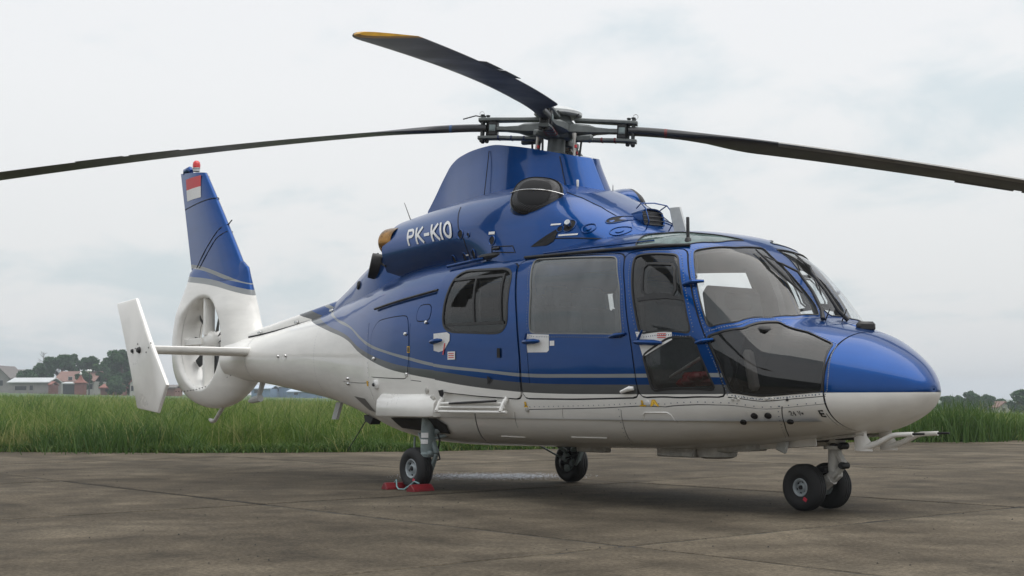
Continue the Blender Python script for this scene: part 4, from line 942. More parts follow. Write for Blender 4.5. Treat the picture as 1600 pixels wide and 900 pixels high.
# stabiliser and end plates
for s in(1,-1):
    rings=[]
    for y,ch,xc,tk in ((.12,.50,-5.42,.055),(.32,.47,-5.42,.052),(1.49,.42,-5.43,.046)):
        sec=((0,.12),(.01,.6),(.05,.92),(.3,1),(.6,.75),(1,.06)); R=[(xc+ch/2-ch*c_,-y*s,1.425+tk*.28*h_) for c_,h_ in sec]+[(xc+ch/2-ch*c_,-y*s,1.425-tk*1.75*h_**1.3*(1.0 if c_>.1 else .8)) for c_,h_ in sec[::-1]]; rings.append(R)
    t=MB(); t.loft(rings); st=t.build('tailplane',m_white,heli,50)
    t=MB(); t.loft([[(-5.42+.262*math.cos(a)*r,-y*s,1.385+.052*math.sin(a)*r) for a in np.linspace(0,2*math.pi,17)[:-1]] for y,r in ((.20,1.0),(.27,1.0),(.275,.95))]); t.build('tailplane_collar',m_seam,st)
    EP=[(-6.12,1.965),(-5.60,1.995),(-5.20,1.49),(-4.76,.985),(-4.97,.675),(-5.50,.725),(-5.72,1.2),(-5.92,1.6)]
    e=MB(); y0=1.52
    c_=np.mean(EP,0); 
    rings=[[(p[0]*k+c_[0]*(1-k),-(y0+o)*s,p[1]*k+c_[1]*(1-k)) for p in EP] for k,o in ((.94,-.028),(.985,-.018),(1,0),(.985,.018),(.94,.028))]
    e.loft(rings); ep=e.build('end_plate',m_white,heli,35)
    t=MB(); t.lathe([(0,.03),(.025,.03),(.04,.0)],(-5.45,-(y0+.03)*s,1.39),(0,-s,0),12); t.build('end_plate_light',m_dark,ep)
    t=MB()
    for k in range(6): t.lathe([(0,.004),(.008,.004),(.009,-.003)],(-5.62+.32*(k%2)+.03*k,-(y0+.03)*s,1.36+.05*(k//2)),(0,-s,0),6)
    t.lathe([(0,.02),(.02,.02),(.024,0)],(-5.63,-(y0+.028)*s,1.385),(0,-s,0),10)
    t.build('screw_row',m_dark,ep)
t=MB(); t.tube([(-6.25,0,.82),(-6.43,0,.68),(-6.58,0,.555),(-6.66,0,.55),(-6.72,0,.57)],[.022,.025,.024,.028,.018],10); t.build('tail_skid',m_gearw,heli)
# small aerials
t=MB(); t.tube([(-5.36,0,1.05),(-5.42,0,.93),(-5.47,0,.85)],[.035,.03,.028],8); t.tube([(-5.42,0,.84),(-5.62,0,.815),(-5.70,0,.80)],[.045,.04,.015],8); t.build('loop_antenna',m_ant,heli)
t=MB(); t.prism([(-3.60,.79),(-3.70,.79),(-3.79,.60),(-3.70,.60)],1,-.018,.018); t.build('blade_antenna',m_ant,heli)
t=MB(); t.tube([(-2.74,-.2,.68),(-3.15,-.22,.27)],[.007,.004],6); t.build('wire_antenna',m_dark,heli)
t=MB(); t.prism([(-2.78,.66),(-2.6,.64),(-2.66,.56),(-2.76,.60)],1,-.26,-.14); t.build('belly_vent',m_dark,heli)
t=MB(); t.prism([(1.57,2.14),(1.70,2.14),(1.62,2.38),(1.51,2.385)],1,-.115,-.095); t.build('blade_antenna',m_ant,heli)
t=MB(); t.lathe([(.03,0),(.022,.03),(.013,.04),(.013,.19),(.010,.195),(0,.195)],(2.16,-.60,2.005),(0,0,1),10); t.build('rod_antenna',m_dark,heli)
for s in(1,-1):   # air data probes under the nose
    t=MB(); t.loft([[(3.36+a*.055,.15*s+b_*.022,z) for a,b_ in ((-1,0),(-.4,.9),(.5,.9),(1,0),(.5,-.9),(-.4,-.9))] for z in (.66,.56)]+[[(3.385+a*.075,.15*s+b_*.022,z) for a,b_ in ((-1,0),(-.4,.9),(.5,.9),(1,0),(.5,-.9),(-.4,-.9))] for z in (.50,.465,.45)])
    t.tube([(3.40,.15*s,.475),(3.50,.15*s,.505),(3.62,.15*s,.56),(3.66,.15*s,.568),(3.79,.15*s,.575)],[.026,.022,.019,.018,.016],10); pr=t.build('pitot_probe',m_white,heli,50)
    t=MB(); t.tube([(3.79,.15*s,.575),(3.88,.15*s,.578)],[.009,.007],8); t.build('probe_tip',m_dark,pr)
# mirror box and its bracket on the nose, windscreen post fittings
t=MB(); t.box((3.30,.03,1.335),(.05,.15,.075),rotm('Z',-25),.02); mir=t.build('nose_mirror',m_rubber,heli)
t=MB(); t.box((3.20,.03,1.335),(.18,.08,.04),rotm('Y',12),.02); t.build('mirror_bracket',m_blue,mir)
for s in(1,-1):
    wb=[on(2.50,1.298,.018,s),on(2.645,1.275,.022,s),on(2.754,1.302,.022,s),on(2.835,1.388,.018,s)]
    wa=[on(2.665,1.345,.055,s),np.array([2.79,-.085*s,1.765]),np.array([2.92,-.085*s,1.61]),np.array([3.01,-.10*s,1.47]),np.array([3.06,-.15*s,1.395])]
    bar=MB(); bar.tube(wb,[.006,.010,.010,.006],6); wo_=bar.build('wiper',m_dark,heli)
    a=MB(); a.tube(wa,[.008,.010,.012,.015,.018],8); a.build('wiper_arm',m_dark,wo_)
    a=MB(); a.tube([wb[0]+(wb[3]-wb[0])*.12+np.array([0,0,.0]),wa[0]],.006,6); a.tube([wb[0]+(wb[3]-wb[0])*.9,wa[0]],.006,6); a.build('wiper_link',m_dark,wo_)
for k in range(2):
    t=MB(); x=3.04+.06*k; t.tube([(x,-.10+.12*k,1.38),(x+.03,-.08+.12*k,1.47)],[.005,.004],5); t.build('vane_probe',m_dark,heli)
# ------------------------------------------------------------------ main rotor
HZ=3.29; TH0=rad(-50.6)
rh=MB(); rh.lathe([(.10,-.42),(.095,-.30),(.13,-.29),(.13,-.24),(.085,-.22),(.08,-.10),(.13,-.09),(.16,-.05),(.16,.05),(.13,.08),(.11,.13)],(0,0,HZ),(0,0,1),24); rhub=rh.build('rotor_head',m_rotor,heli)
sw=MB(); sw.lathe([(.10,-.36),(.24,-.36),(.27,-.335),(.27,-.30),(.24,-.28),(.10,-.28)],(0,0,HZ),(0,0,1),28); sw.build('swashplate',m_rotord,rhub)
t=MB(); t.lathe([(.10,.115),(.21,.115),(.222,.125),(.222,.15),(.20,.165),(.12,.195),(.0,.205)],(0,0,HZ),(0,0,1),32); t.build('hub_cap',m_ant,rhub)
for k in range(6):
    a=k*1.05+.3; t=MB(); t.lathe([(.014,.0),(.014,.03),(0,.03)],(.212*math.cos(a),.212*math.sin(a),HZ+.10),(0,0,1),8); t.build('cap_bolt',m_rotord,rhub)
m_blade=mat('blade_dark_grey',(.035,.037,.042),.42,noise=(2.5,.35,8),bump=(30,.05,.002))
m_strip=mat('worn_metal_strip',(.24,.24,.235),.42,metal=.6,noise=(5,.35,7))
m_red_mark=mat('creep_paint_red',(.55,.03,.06),.5)
def droop(r): return -.0771*max(0,r-.75)**1.3
m_bnavy=mat('band_navy',(.02,.03,.10),.5); m_bmar=mat('band_maroon',(.16,.02,.025),.5)
BAND=[mat('band_blue',(.03,.08,.2),.5),m_rotord,m_labelr,m_yellow]
for k in range(4):
    th=TH0+k*math.pi/2; d=Vector((math.cos(th),math.sin(th),0)); le=Vector((math.sin(th),-math.cos(th),0)); z3=Vector((0,0,1)); o=Vector((0,0,HZ))
    def P(r,c_,h,pit=0): return o+d*r+le*(c_*math.cos(pit)-h*math.sin(pit))+z3*(h*math.cos(pit)+c_*math.sin(pit)+0)
    # flexible star arm
    rings=[]
    for r_,w_,h_ in ((.08,.13,.05),(.20,.125,.05),(.30,.10,.045),(.36,.055,.03),(.48,.04,.022),(.60,.045,.022)):
        rings.append([tuple(P(r_,w_*c_,h_*q-.012)) for c_,q in ((-1,-.6),(-.7,-1),(.7,-1),(1,-.6),(1,.6),(.7,1),(-.7,1),(-1,.6))])
    t=MB(); t.loft(rings); t.build('star_arm',m_rotor,rhub)
    sl_=MB()
    for h_,w_,tk in ((.072,.06,.018),(-.095,.055,.016)):
        rings=[[tuple(P(r_,ww*c_,h_+tk*q+dz)) for c_,q in ((-1,-.5),(-.8,-1),(.8,-1),(1,-.5),(1,.5),(.8,1),(-.8,1),(-1,.5))] for r_,ww,dz in ((.16,w_*.9,.012 if h_>0 else 0),(.35,w_*.8,.006 if h_>0 else 0),(.56,w_,0),(.68,w_*1.0,-.004),(.735,w_*.85,-.006))]
        sl_.loft(rings)
    slo=sl_.build('blade_sleeve',m_rotor,rhub)
    t=MB()
    for r_ in(.30,.42,.54):
        t.loft([[tuple(P(r_+e_,.056*c_*(.95 if r_<.5 else 1.02),-.095+.0185*q)) for c_,q in ((-1,-.5),(-.8,-1),(.8,-1),(1,-.5),(1,.5),(.8,1),(-.8,1),(-1,.5))] for e_ in(-.008,.008)])
    t.build('sleeve_band',m_bnavy if k==3 else m_bmar,rhub)
    t=MB(); Rm=np.array([list(d),list(le),[0,0,1]]).T
    t.box(P(.60,0,-.012),(.09,.10,.145),Rm,.012); t.build('elastomer_bearing',m_rubber,rhub)
    for sg in(1,-1):
        t=MB(); t.box(P(.60,.052*sg,-.010),(.058,.006,.058),Rm,.002); t.box(P(.60,.056*sg,-.010),(.04,.004,.04),Rm,.001); t.build('bearing_plate',m_gear,rhub)
    t=MB()
    for r_,c_ in ((.655,.0),(.70,.03),(.70,-.03)): t.lathe([(0,-.145),(.012,-.145),(.02,-.135),(.02,-.12),(.014,-.115),(.014,.10),(.02,.105),(.02,.115),(0,.12)],P(r_,c_,0),(0,0,1),8)
    t.build('blade_pin',m_rotord,rhub)
    t=MB(); t.tube([P(.715+.022*math.cos(a),.0,.128+.022*math.sin(a)) for a in np.linspace(0,2*math.pi,13)],.003,5,cap=False); t.build('pin_ring',m_steel,rhub)
    if k==3:
        t=MB(); t.tube([P(.70,.02,.10),P(.78,.03,.115),P(.90,.03,.08)],.006,6); t.build('bonding_strap',m_dark,rhub)
    # pitch link
    pa=th+rad(-38); q0=Vector((.25*math.cos(pa),.25*math.sin(pa),HZ-.33)); q1=Vector((.23*math.cos(pa),.23*math.sin(pa),HZ-.06))
    t=MB(); t.tube([q0,q0+(q1-q0)*.15,q0+(q1-q0)*.2,q0+(q1-q0)*.8,q0+(q1-q0)*.85,q1],[.018,.018,.013,.013,.018,.02],8); pl=t.build('pitch_link',m_gearw,rhub)
    t=MB(); t.tube([q0+(q1-q0)*.45,q0+(q1-q0)*.55],.0145,8); t.build('link_band',m_labelr,pl)
    pb=pa+rad(18); t=MB(); t.tube([(.24*math.cos(pb),.24*math.sin(pb),HZ-.34),(.26*math.cos(pb),.26*math.sin(pb),HZ-.10)],.010,8); t.build('scissor_link',m_rotord,rhub)
    t=MB(); t.box(P(.26,.10,-.10),(.20,.05,.06),Rm@rotm('Z',25),.012); t.build('pitch_horn',m_rotor,rhub)
    # blade
    def sec_at(r_):
        s_=min(1,max(0,(r_-1.0)/.80)); s_=s_*s_*(3-2*s_); ch=.105+(.395-.105)*s_; tk=.040*(1-s_)+.0225*s_
        lead=.0525+(.105-.0525)*s_
        pit=rad(9.5-7.5*(r_-.7)/5.2); zd=droop(r_)
        if r_>5.72: lead-=.10*((r_-5.72)/.22)**2; ch-=.10*((r_-5.72)/.22)**2; tk*=1-.5*((r_-5.72)/.22)**2
        af=((0,0),(.012,.42),(.05,.75),(.13,.98),(.28,1.0),(.5,.78),(.75,.42),(1,.06)); rd=((0,0),(.03,.5),(.12,.85),(.25,1),(.5,1),(.75,1),(.92,.75),(1,.2))
        U=[(lead-ch*(a_[0]*s_+b_[0]*(1-s_)),tk*(a_[1]*s_+b_[1]*(1-s_))) for a_,b_ in zip(af,rd)]
        pts_=U+[(c_,-h_*.75) for c_,h_ in U[::-1]]
        slope=-.0444*max(0,r_-.75)
        return [tuple(P(r_,c_,h_,pit)+z3*zd+Vector((0,0,-.012))) for c_,h_ in pts_]
    bl=MB(); rr_=np.concatenate([np.linspace(.66,1.9,15),np.linspace(2.1,5.6,18),np.linspace(5.68,5.86,4)]); bl.loft([sec_at(r_) for r_ in rr_]); bo=bl.build('rotor_blade',m_blade,heli,35)
    t=MB(); t.loft([sec_at(r_) for r_ in np.linspace(5.861,5.94,5)]); t.build('blade_tip',m_yellow,bo,35)
    t=MB(); t.loft([[tuple(Vector(p)+ (Vector(p)-Vector(np.mean(sec_at(r_),0)))*.02) for p in sec_at(r_)] for r_ in(.985,1.01)],cap=False); t.build('blade_band',BAND[0] if k==3 else m_bmar if k==1 else m_rotord,bo)
    # metal strip on the leading edge and tabs on the trailing edge
    t=MB(); V_=[]; 
    rl=np.linspace(2.0,5.84,22)
    for r_ in rl:
        q=[Vector(p) for p in sec_at(r_)]; ct=sum(q,Vector())/len(q); sel=[q[3],q[2],q[1],q[0],q[15],q[14],q[13],q[12]]; V_.append([tuple(p+(p-ct).normalized()*.0015) for p in sel])
    t.loft(V_,cap=False,close=False); t.build('leading_edge_strip',m_strip,bo)
    for ra,rb in ((3.55,4.05),(4.12,4.60)):
        t=MB(); rings=[]
        for r_ in(ra,(ra+rb)/2,rb):
            q=[Vector(p) for p in sec_at(r_)]; te=(q[7]+q[8])/2; dr=(te-q[0]).normalized(); rings.append([tuple(te-dr*.02+z3*.003),tuple(te+dr*.045+z3*.0015),tuple(te+dr*.045-z3*.0015),tuple(te-dr*.02-z3*.003)])
        t.loft(rings); t.build('trim_tab',m_rotord,bo)
# the mast leans: tilt head and blades about the hub
TILT=Matrix.Translation((0,0,HZ))@Matrix.Rotation(rad(2.9),4,'Y')@Matrix.Rotation(rad(-2.1),4,'X')@Matrix.Translation((0,0,-HZ))
for o in list(heli.children):
    if o.name.startswith(('rotor_head','rotor_blade')):
        o.data.transform(TILT)
        for c_ in o.children: c_.data.transform(TILT)
# ------------------------------------------------------------------ landing gear
def wheel(parent,c,R_,W,rimr,side=1,dot=True):
    t=MB(); w_=W/2
    prof=[(rimr,-w_*.72),(rimr+.012,-w_*.86),((R_+rimr)/2,-w_),(R_-.028,-w_*.90),(R_-.010,-w_*.72),(R_-.002,-w_*.5)]
    for g in (-.32,0,.32): prof+=[(R_-.001,w_*(g-.13)),(R_-.0015,w_*(g-.05)),(R_-.008,w_*(g-.035)),(R_-.008,w_*(g+.035)),(R_-.0015,w_*(g+.05)),(R_-.001,w_*(g+.13))]
    prof+=[(R_-.002,w_*.5),(R_-.010,w_*.72),(R_-.028,w_*.90),((R_+rimr)/2,w_),(rimr+.012,w_*.86),(rimr,w_*.72)]
    t.lathe(prof,c,(0,1,0),40,ref=(0,0,1))
    # the tyre flattens where it carries the load
    t.v=[(x,y,max(z,.004+0*x)) for x,y,z in t.v]
    t.build('tyre',m_tyre,parent)
    t=MB(); t.lathe([(rimr+.004,-w_*.70),(rimr-.006,-w_*.80),(rimr-.016,-w_*.72),(rimr-.022,-w_*.40),(rimr*.55,-w_*.42),(rimr*.42,-w_*.62),(rimr*.30,-w_*.66),(rimr*.28,-w_*.5),(0,-w_*.5)],c,(0,side,0),28)
    t.lathe([(rimr+.004,w_*.70),(rimr-.006,w_*.80),(rimr-.016,w_*.72),(rimr-.02,w_*.45),(rimr*.5,w_*.5),(0,w_*.5)],c,(0,side,0),28)
    t.build('rim',m_rim,parent)
    t=MB(); cv_=Vector(c)
    for k in range(6):
        a=k*math.pi/3+.3; t.lathe([(0,.0),(.010,0),(.011,.012)],cv_+Vector((rimr*.68*math.cos(a),-w_*.47*side,rimr*.68*math.sin(a))),(0,side,0),6)
    t.lathe([(0,-.012),(rimr*.18,-.01),(rimr*.26,.02)],cv_+Vector((0,-w_*.66*side,0)),(0,side,0),12)
    t.build('wheel_hub',m_dark,parent)
    if dot:
        t=MB(); a=rad(-55); rr=(rimr+.035); cc=cv_+Vector((rr*math.cos(a),-(w_+.001)*side,rr*math.sin(a)))
        t.box(cc,(.032,.004,.026),rotm('Y',30),.0); t.build('creep_mark',m_red_mark,parent)
# nose gear
ng=empty('nose_landing_gear',(0,0,0),heli); nx=2.86
for s in(1,-1): wheel(ng,(nx,-.15*s,.172),.172,.135,.066,s,s>0)
t=MB(); t.tube([(nx,-.13,.172),(nx,.13,.172)],.024,10); t.build('axle',m_gearw,ng)
t=MB(); t.tube([(3.04,0,.64),(3.03,0,.50),(3.03,0,.48),(3.02,0,.29)],[.075,.075,.05,.048],14); t.tube([(3.02,0,.40),(3.005,0,.25)],.036,12); t.tube([(3.03,0,.475),(3.03,0,.45)],.085,14); t.build('oleo_strut',m_gearw,ng)
t=MB(); R1=rotm('Y',30); t.box((2.985,0,.235),(.20,.075,.085),rotm('Y',-38),.018); t.tube([(3.00,0,.24),(2.92,0,.20),(nx,0,.172)],[.05,.045,.04],10); t.build('swing_arm',m_gearw,ng)
t=MB(); t.box((3.085,-.02,.40),(.045,.05,.17),rotm('Y',-32),.012); t.box((3.075,-.02,.295),(.04,.05,.15),rotm('Y',42),.012); t.build('torque_link',m_gearw,ng)
t=MB()
for p in ((3.055,-.06,.475),(3.115,-.05,.475),(3.125,-.06,.335),(2.96,-.06,.30)): t.lathe([(0,.012),(.02,.012),(.026,0),(.026,-.07)],p,(0,-1,0),12)
t.build('link_bolt',m_dark,ng)
t=MB(); t.box((2.93,0,.545),(.22,.26,.08),None,.015); t.box((3.17,0,.555),(.16,.22,.07),None,.015); t.build('gear_bay',m_soot_shade,ng)
for s in(1,-1):
    t=MB(); t.box((2.72,-.17*s,.49),(.55,.012,.07),rotm('Y',-4),.004); t.build('bay_door',m_white,ng)
# main gears
for s in(1,-1):
    mg=empty('main_landing_gear',(0,0,0),heli); x0=-.95 if s>0 else -.83; y0=-.90*s
    wheel(mg,(x0,y0,.193),.193,.155,.088,s,True)
    xs2=x0+.115; ys=y0+.03*s
    t=MB(); t.tube([(xs2+.05,ys,.72),(xs2+.03,ys,.52),(xs2+.01,ys,.345),(xs2+.01,ys,.33),(xs2+.008,ys,.305)],[.066,.068,.06,.075,.07],16); t.tube([(xs2+.005,ys,.31),(xs2,ys+.02*s,.17)],.034,12); t.build('oleo_strut',m_gear,mg)
    t=MB(); t.tube([(xs2,ys+.045*s,.19),(x0,y0+.05*s,.193),(x0,y0-.04*s,.193)],[.035,.04,.03],10); t.build('axle',m_gear,mg)
    t=MB(); t.box((xs2+.075,ys+.03*s,.42),(.035,.05,.20),rotm('Y',-28),.01); t.box((xs2+.07,ys+.03*s,.25),(.03,.05,.18),rotm('Y',28),.01); t.build('torque_link',m_gear,mg)
    t=MB(); t.tube([(xs2+.05,ys+.02*s,.52),(xs2+.28,ys+.22*s,.62)],.032,10); t.tube([(xs2+.04,ys+.02*s,.46),(xs2+.18,ys+.2*s,.52),(xs2+.32,ys+.25*s,.66)],.016,8); t.build('drag_brace',m_gear,mg)
    t=MB(); t.box((xs2-.06,ys-.02*s,.335),(.07,.06,.05),None,.015); t.box((xs2+.085,ys-.02*s,.335),(.06,.05,.05),None,.015); t.build('strut_lug',m_gear,mg)
    t=MB(); t.lathe([(0,-.03),(.06,-.03),(.075,-.01),(.075,.03),(.03,.05)],(x0,y0+.07*s,.193),(0,s,0),18); t.build('brake_disc',m_rotord,mg)
    t=MB(); t.box((x0+.03,y0+.10*s,.25),(.07,.06,.09),rotm('Y',25),.015); t.box((x0+.05,y0+.1*s,.15),(.06,.05,.06),None,.012); t.build('brake_caliper',m_gear,mg)
    t=MB(); t.tube([(xs2+.06,ys+.05*s,.60),(xs2+.11,ys+.07*s,.45),(xs2+.07,ys+.08*s,.36),(xs2+.10,ys+.08*s,.28),(x0+.04,y0+.12*s,.24)],.008,6); t.build('brake_hose',m_dark,mg)
    t=MB(); 
    th0=np.linspace(-.9,.9,8)
    t.loft([[(xs2+.035-.0692*math.sin(a)*1.0,ys-.0692*math.cos(a)*s,z) for a in th0] for z in(.475,.52)],cap=False,close=False); t.loft([[(xs2+.028-.0682*math.sin(a),ys-.0682*math.cos(a)*s,z) for a in th0] for z in(.42,.46)],cap=False,close=False); t.build('data_plate',m_label,mg,fix=False)
    # inner drag arm of the retracting mechanism
    t=MB(); t.tube([(x0+.10,y0+.05*s,.60),(x0+.02,y0+.25*s,.50)],.03,8); t.tube([(x0-.25,y0+.22*s,.50),(x0+.05,y0+.10*s,.30)],[.02,.022],8); t.tube([(x0-.30,y0+.2*s,.47),(x0-.28,y0+.18*s,.36),(x0+.02,y0+.1*s,.22)],.010,6); t.build('retract_link',m_gear,mg)
# ------------------------------------------------------------------ ground, apron slabs, grass
EDGE=[(-60,-40),(-13.13,-.42),(-10.41,1.61),(-8.72,4.06),(-8.14,5.41),(-6.3,13.08),(-4.97,14.38),(-4.74,16.23),(1.5,34),(12,60)]
EDGE=np.array(EDGE)
def edge_r(az):
    d=np.array([math.cos(az),math.sin(az)]); best=70.0
    for a,b_ in zip(EDGE[:-1],EDGE[1:]):
        e=b_-a; den=d[0]*e[1]-d[1]*e[0]
        if abs(den)<1e-9: continue
        q=a-CAM[:2]; t_=(q[0]*e[1]-q[1]*e[0])/den; u_=(q[0]*d[1]-q[1]*d[0])/den
        if t_>0 and 0<=u_<=1: best=min(best,t_)
    return best
AZF=math.atan2(GF[1],GF[0])
AZS=np.concatenate([np.linspace(-math.pi,-.62,28)[:-1],np.linspace(-.62,.62,190),np.linspace(.62,math.pi,28)[1:-1]])
ER=np.array([edge_r(AZF+a) for a in AZS])
def er(a): return np.interp(a,AZS,ER)
def ter(x,y):
    """height of the field: level by the apron, tilting gently across the view farther out"""
    dx=np.asarray(x)-CAM[0]; dy=np.asarray(y)-CAM[1]; r_=np.hypot(dx,dy); a=(np.arctan2(dy,dx)-AZF+math.pi)%(2*math.pi)-math.pi
    o=r_-er(a); q=np.clip((o-5)/24,0,1); q=q*q*(3-2*q); lat=dx*GR[0]+dy*GR[1]
    fr=np.clip((np.cos(a)-.2)/.4,0,1)
    return .02-.0222*np.clip(lat,-130,130)*q*fr+np.clip(o/12,0,1)*.05*np.sin(x*.21)*np.sin(y*.17+1)
rad_=[-1.5,-.12,0,.25,.7,1.4,2.5,4,6,9,13,18,25,35,50,70,95,130,180,240,320,450,700,1100,1800]
V=[(CAM[0],CAM[1],-.16)];F=[]; n=len(AZS)
for k,o_ in enumerate(rad_):
    for a,e_ in zip(AZS,ER):
        r_=e_+o_; x=CAM[0]+math.cos(AZF+a)*r_; y=CAM[1]+math.sin(AZF+a)*r_; V.append((x,y,-.16 if o_<0 else float(ter(x,y))))
for j in range(n): F.append((0,1+j,1+(j+1)%n))
for k in range(len(rad_)-1):
    for j in range(n): a0=1+k*n+j; a1=1+k*n+(j+1)%n; F.append((a0,a0+n,a1+n,a1))
m_soil=bpy.data.materials.new('field_ground'); m_soil.use_nodes=True; t=m_soil.node_tree; b=t.nodes['Principled BSDF']; b.inputs['Roughness'].default_value=.95
geo=N(t,'ShaderNodeNewGeometry'); n1=N(t,'ShaderNodeTexNoise',inp={'Scale':.35,'Detail':9,'Roughness':.65}); L(t,geo.outputs['Position'],n1.inputs['Vector'])
r1=N(t,'ShaderNodeValToRGB'); L(t,n1.outputs[0],r1.inputs[0]); r1.color_ramp.elements[0].position=.35; r1.color_ramp.elements[0].color=(.035,.068,.016,1); r1.color_ramp.elements[1].position=.68; r1.color_ramp.elements[1].color=(.085,.14,.034,1); L(t,r1.outputs[0],b.inputs['Base Color'])
g=mkmesh('ground',V,F,m_soil,None); tag(g,kind='structure')
# concrete: one material for the slabs and the sheet they lie on
m_con=bpy.data.materials.new('weathered_concrete'); m_con.use_nodes=True; t=m_con.node_tree; b=t.nodes['Principled BSDF']; geo=N(t,'ShaderNodeNewGeometry'); oi=N(t,'ShaderNodeObjectInfo')
def nz_(sc,det,ro,vec=None,dist_=0): 
    q=N(t,'ShaderNodeTexNoise',inp={'Scale':sc,'Detail':det,'Roughness':ro,'Distortion':dist_}); L(t,vec or geo.outputs['Position'],q.inputs['Vector']); return q.outputs[0]
ad=N(t,'ShaderNodeVectorMath',operation='SCALE',inp={3:17.0}); cb=N(t,'ShaderNodeCombineXYZ'); L(t,oi.outputs['Random'],cb.inputs[0]); L(t,oi.outputs['Random'],cb.inputs[1]); L(t,cb.outputs[0],ad.inputs[0])
av=N(t,'ShaderNodeVectorMath',operation='ADD'); L(t,geo.outputs['Position'],av.inputs[0]); L(t,ad.outputs[0],av.inputs[1])
big=nz_(.42,6,.62,None,.6); mid=nz_(1.7,9,.68,av.outputs[0],.3); fine=nz_(38,5,.7)
rr=N(t,'ShaderNodeValToRGB'); L(t,big,rr.inputs[0]); e=rr.color_ramp.elements; e[0].position=.30; e[0].color=(.050,.042,.031,1); e[1].position=.70; e[1].color=(.118,.100,.075,1)
x_=rr.color_ramp.elements.new(.48); x_.color=(.078,.065,.048,1)
def mulr(src,col,a0,a1,lo,hi):
    q=N(t,'ShaderNodeMapRange',inp={1:a0,2:a1,3:lo,4:hi}); L(t,src,q.inputs[0]); s_=N(t,'ShaderNodeVectorMath',operation='SCALE'); L(t,col,s_.inputs[0]); L(t,q.outputs[0],s_.inputs[3]); return s_.outputs[0]
c1=mulr(mid,rr.outputs[0],.33,.67,.58,1.50); c2=mulr(nz_(130,3,.6),mulr(fine,c1,.3,.7,.58,1.48),.3,.7,.82,1.2); c3=mulr(oi.outputs['Random'],c2,0,1,.90,1.10)
# scattered pale scuffs and dark spots
vo=N(t,'ShaderNodeTexVoronoi',inp={'Scale':3.1}); L(t,geo.outputs['Position'],vo.inputs['Vector']); c4=mulr(vo.outputs['Distance'],c3,.006,.016,.5,1.0)
L(t,c4,b.inputs['Base Color'])
rg=N(t,'ShaderNodeMapRange',inp={1:.3,2:.7,3:.8,4:1.0}); L(t,mid,rg.inputs[0]); L(t,rg.outputs[0],b.inputs['Roughness']); b.inputs['Specular IOR Level'].default_value=.10
bp=N(t,'ShaderNodeBump',inp={'Strength':.45,'Distance':.006}); L(t,fine,bp.inputs['Height']); bp2=N(t,'ShaderNodeBump',inp={'Strength':.35,'Distance':.03}); L(t,mid,bp2.inputs['Height']); L(t,bp.outputs[0],bp2.inputs['Normal']); L(t,bp2.outputs[0],b.inputs['Normal'])
V=[(CAM[0],CAM[1],-.05)]+[(CAM[0]+math.cos(AZF+a)*(e_+.15),CAM[1]+math.sin(AZF+a)*(e_+.15),-.05) for a,e_ in zip(AZS,ER)]
ap=mkmesh('apron',V,[(0,1+j,1+(j+1)%n) for j in range(n)],m_con,None); tag(ap,kind='structure')
SL=4.1; gap=.028; hs_=SL/2-gap/2
m_crack=mat('crack_dirt',(.022,.019,.015),.95)
def slab_mesh(k):
    """square slab with worn, slightly ragged edges"""
    R=np.random.default_rng(k); m=26; P=[]
    for sx,sy,ex,ey in ((-1,-1,1,-1),(1,-1,1,1),(1,1,-1,1),(-1,1,-1,-1)):
        for j in range(m): P.append((sx+(ex-sx)*j/m,sy+(ey-sy)*j/m))
    P=np.array(P)*hs_; nrm=P/np.linalg.norm(P,axis=1,keepdims=True); jag=R.random(len(P))**6*.035+R.random(len(P))*.004
    T_=[tuple(p-nn*(j+.012))+(0,) for p,nn,j in zip(P,nrm,jag)]; E_=[tuple(p)+(-.012-.012*j/.03,) for p,j in zip(P,jag)]; B_=[tuple(p)+(-.06,) for p in P]; k_=len(P); D_=[(sx*SL/2,sy*SL/2,-.030) for sx,sy in ((-1,-1),(1,-1),(1,1),(-1,1))]; D_=[(x,y,-.0045) for x,y,_ in D_]
    Fq=[tuple(range(k_))]+[(i,k_+i,k_+(i+1)%k_,(i+1)%k_) for i in range(k_)]+[(k_+i,2*k_+i,2*k_+(i+1)%k_,k_+(i+1)%k_) for i in range(k_)]
    me=bpy.data.meshes.new('concrete_slab'); Fq.append((3*k_,3*k_+1,3*k_+2,3*k_+3)); me.from_pydata(T_+E_+B_+D_,[],Fq); me.materials.append(m_con); me.materials.append(m_crack); me.polygons[-1].material_index=1; return me
SM=[slab_mesh(k) for k in range(5)]
def outside(x,y):
    dx,dy=x-CAM[0],y-CAM[1]; a=(math.atan2(dy,dx)-AZF+math.pi)%(2*math.pi)-math.pi; return math.hypot(dx,dy)>er(a)
for i in range(-4,5):
    for j in range(-5,7):
        cx=3.68+SL*(i-.5); cy=-2.78+SL*(j-.5)
        if all(outside(cx+sx*SL/2,cy+sy*SL/2) for sx in(-1,0,1) for sy in(-1,0,1)): continue
        o=bpy.data.objects.new('concrete_slab',SM[(i*7+j*3)%5]); o.location=(cx,cy,float(rng.uniform(-.004,.0))); o.rotation_euler=(0,0,math.pi/2*((i+j)%4)); link(o,ap)
def crack(P,seed,wd=.006):
    R=np.random.default_rng(seed); Q=resample(np.array(P,float),False,.07); Q=Q+R.normal(0,.012,Q.shape); t_=np.gradient(Q,axis=0); t_/=np.linalg.norm(t_,axis=1,keepdims=True); nn=np.stack([-t_[:,1],t_[:,0]],-1)*(wd*R.uniform(.25,1,len(Q)))[:,None]
    V=[(p[0],p[1],.0012) for p in Q+nn]+[(p[0],p[1],.0012) for p in Q-nn]; n=len(Q); o=mkmesh('crack',V,[(i,i+1,n+i+1,n+i) for i in range(n-1)],m_crack,ap,sharp=None); return o
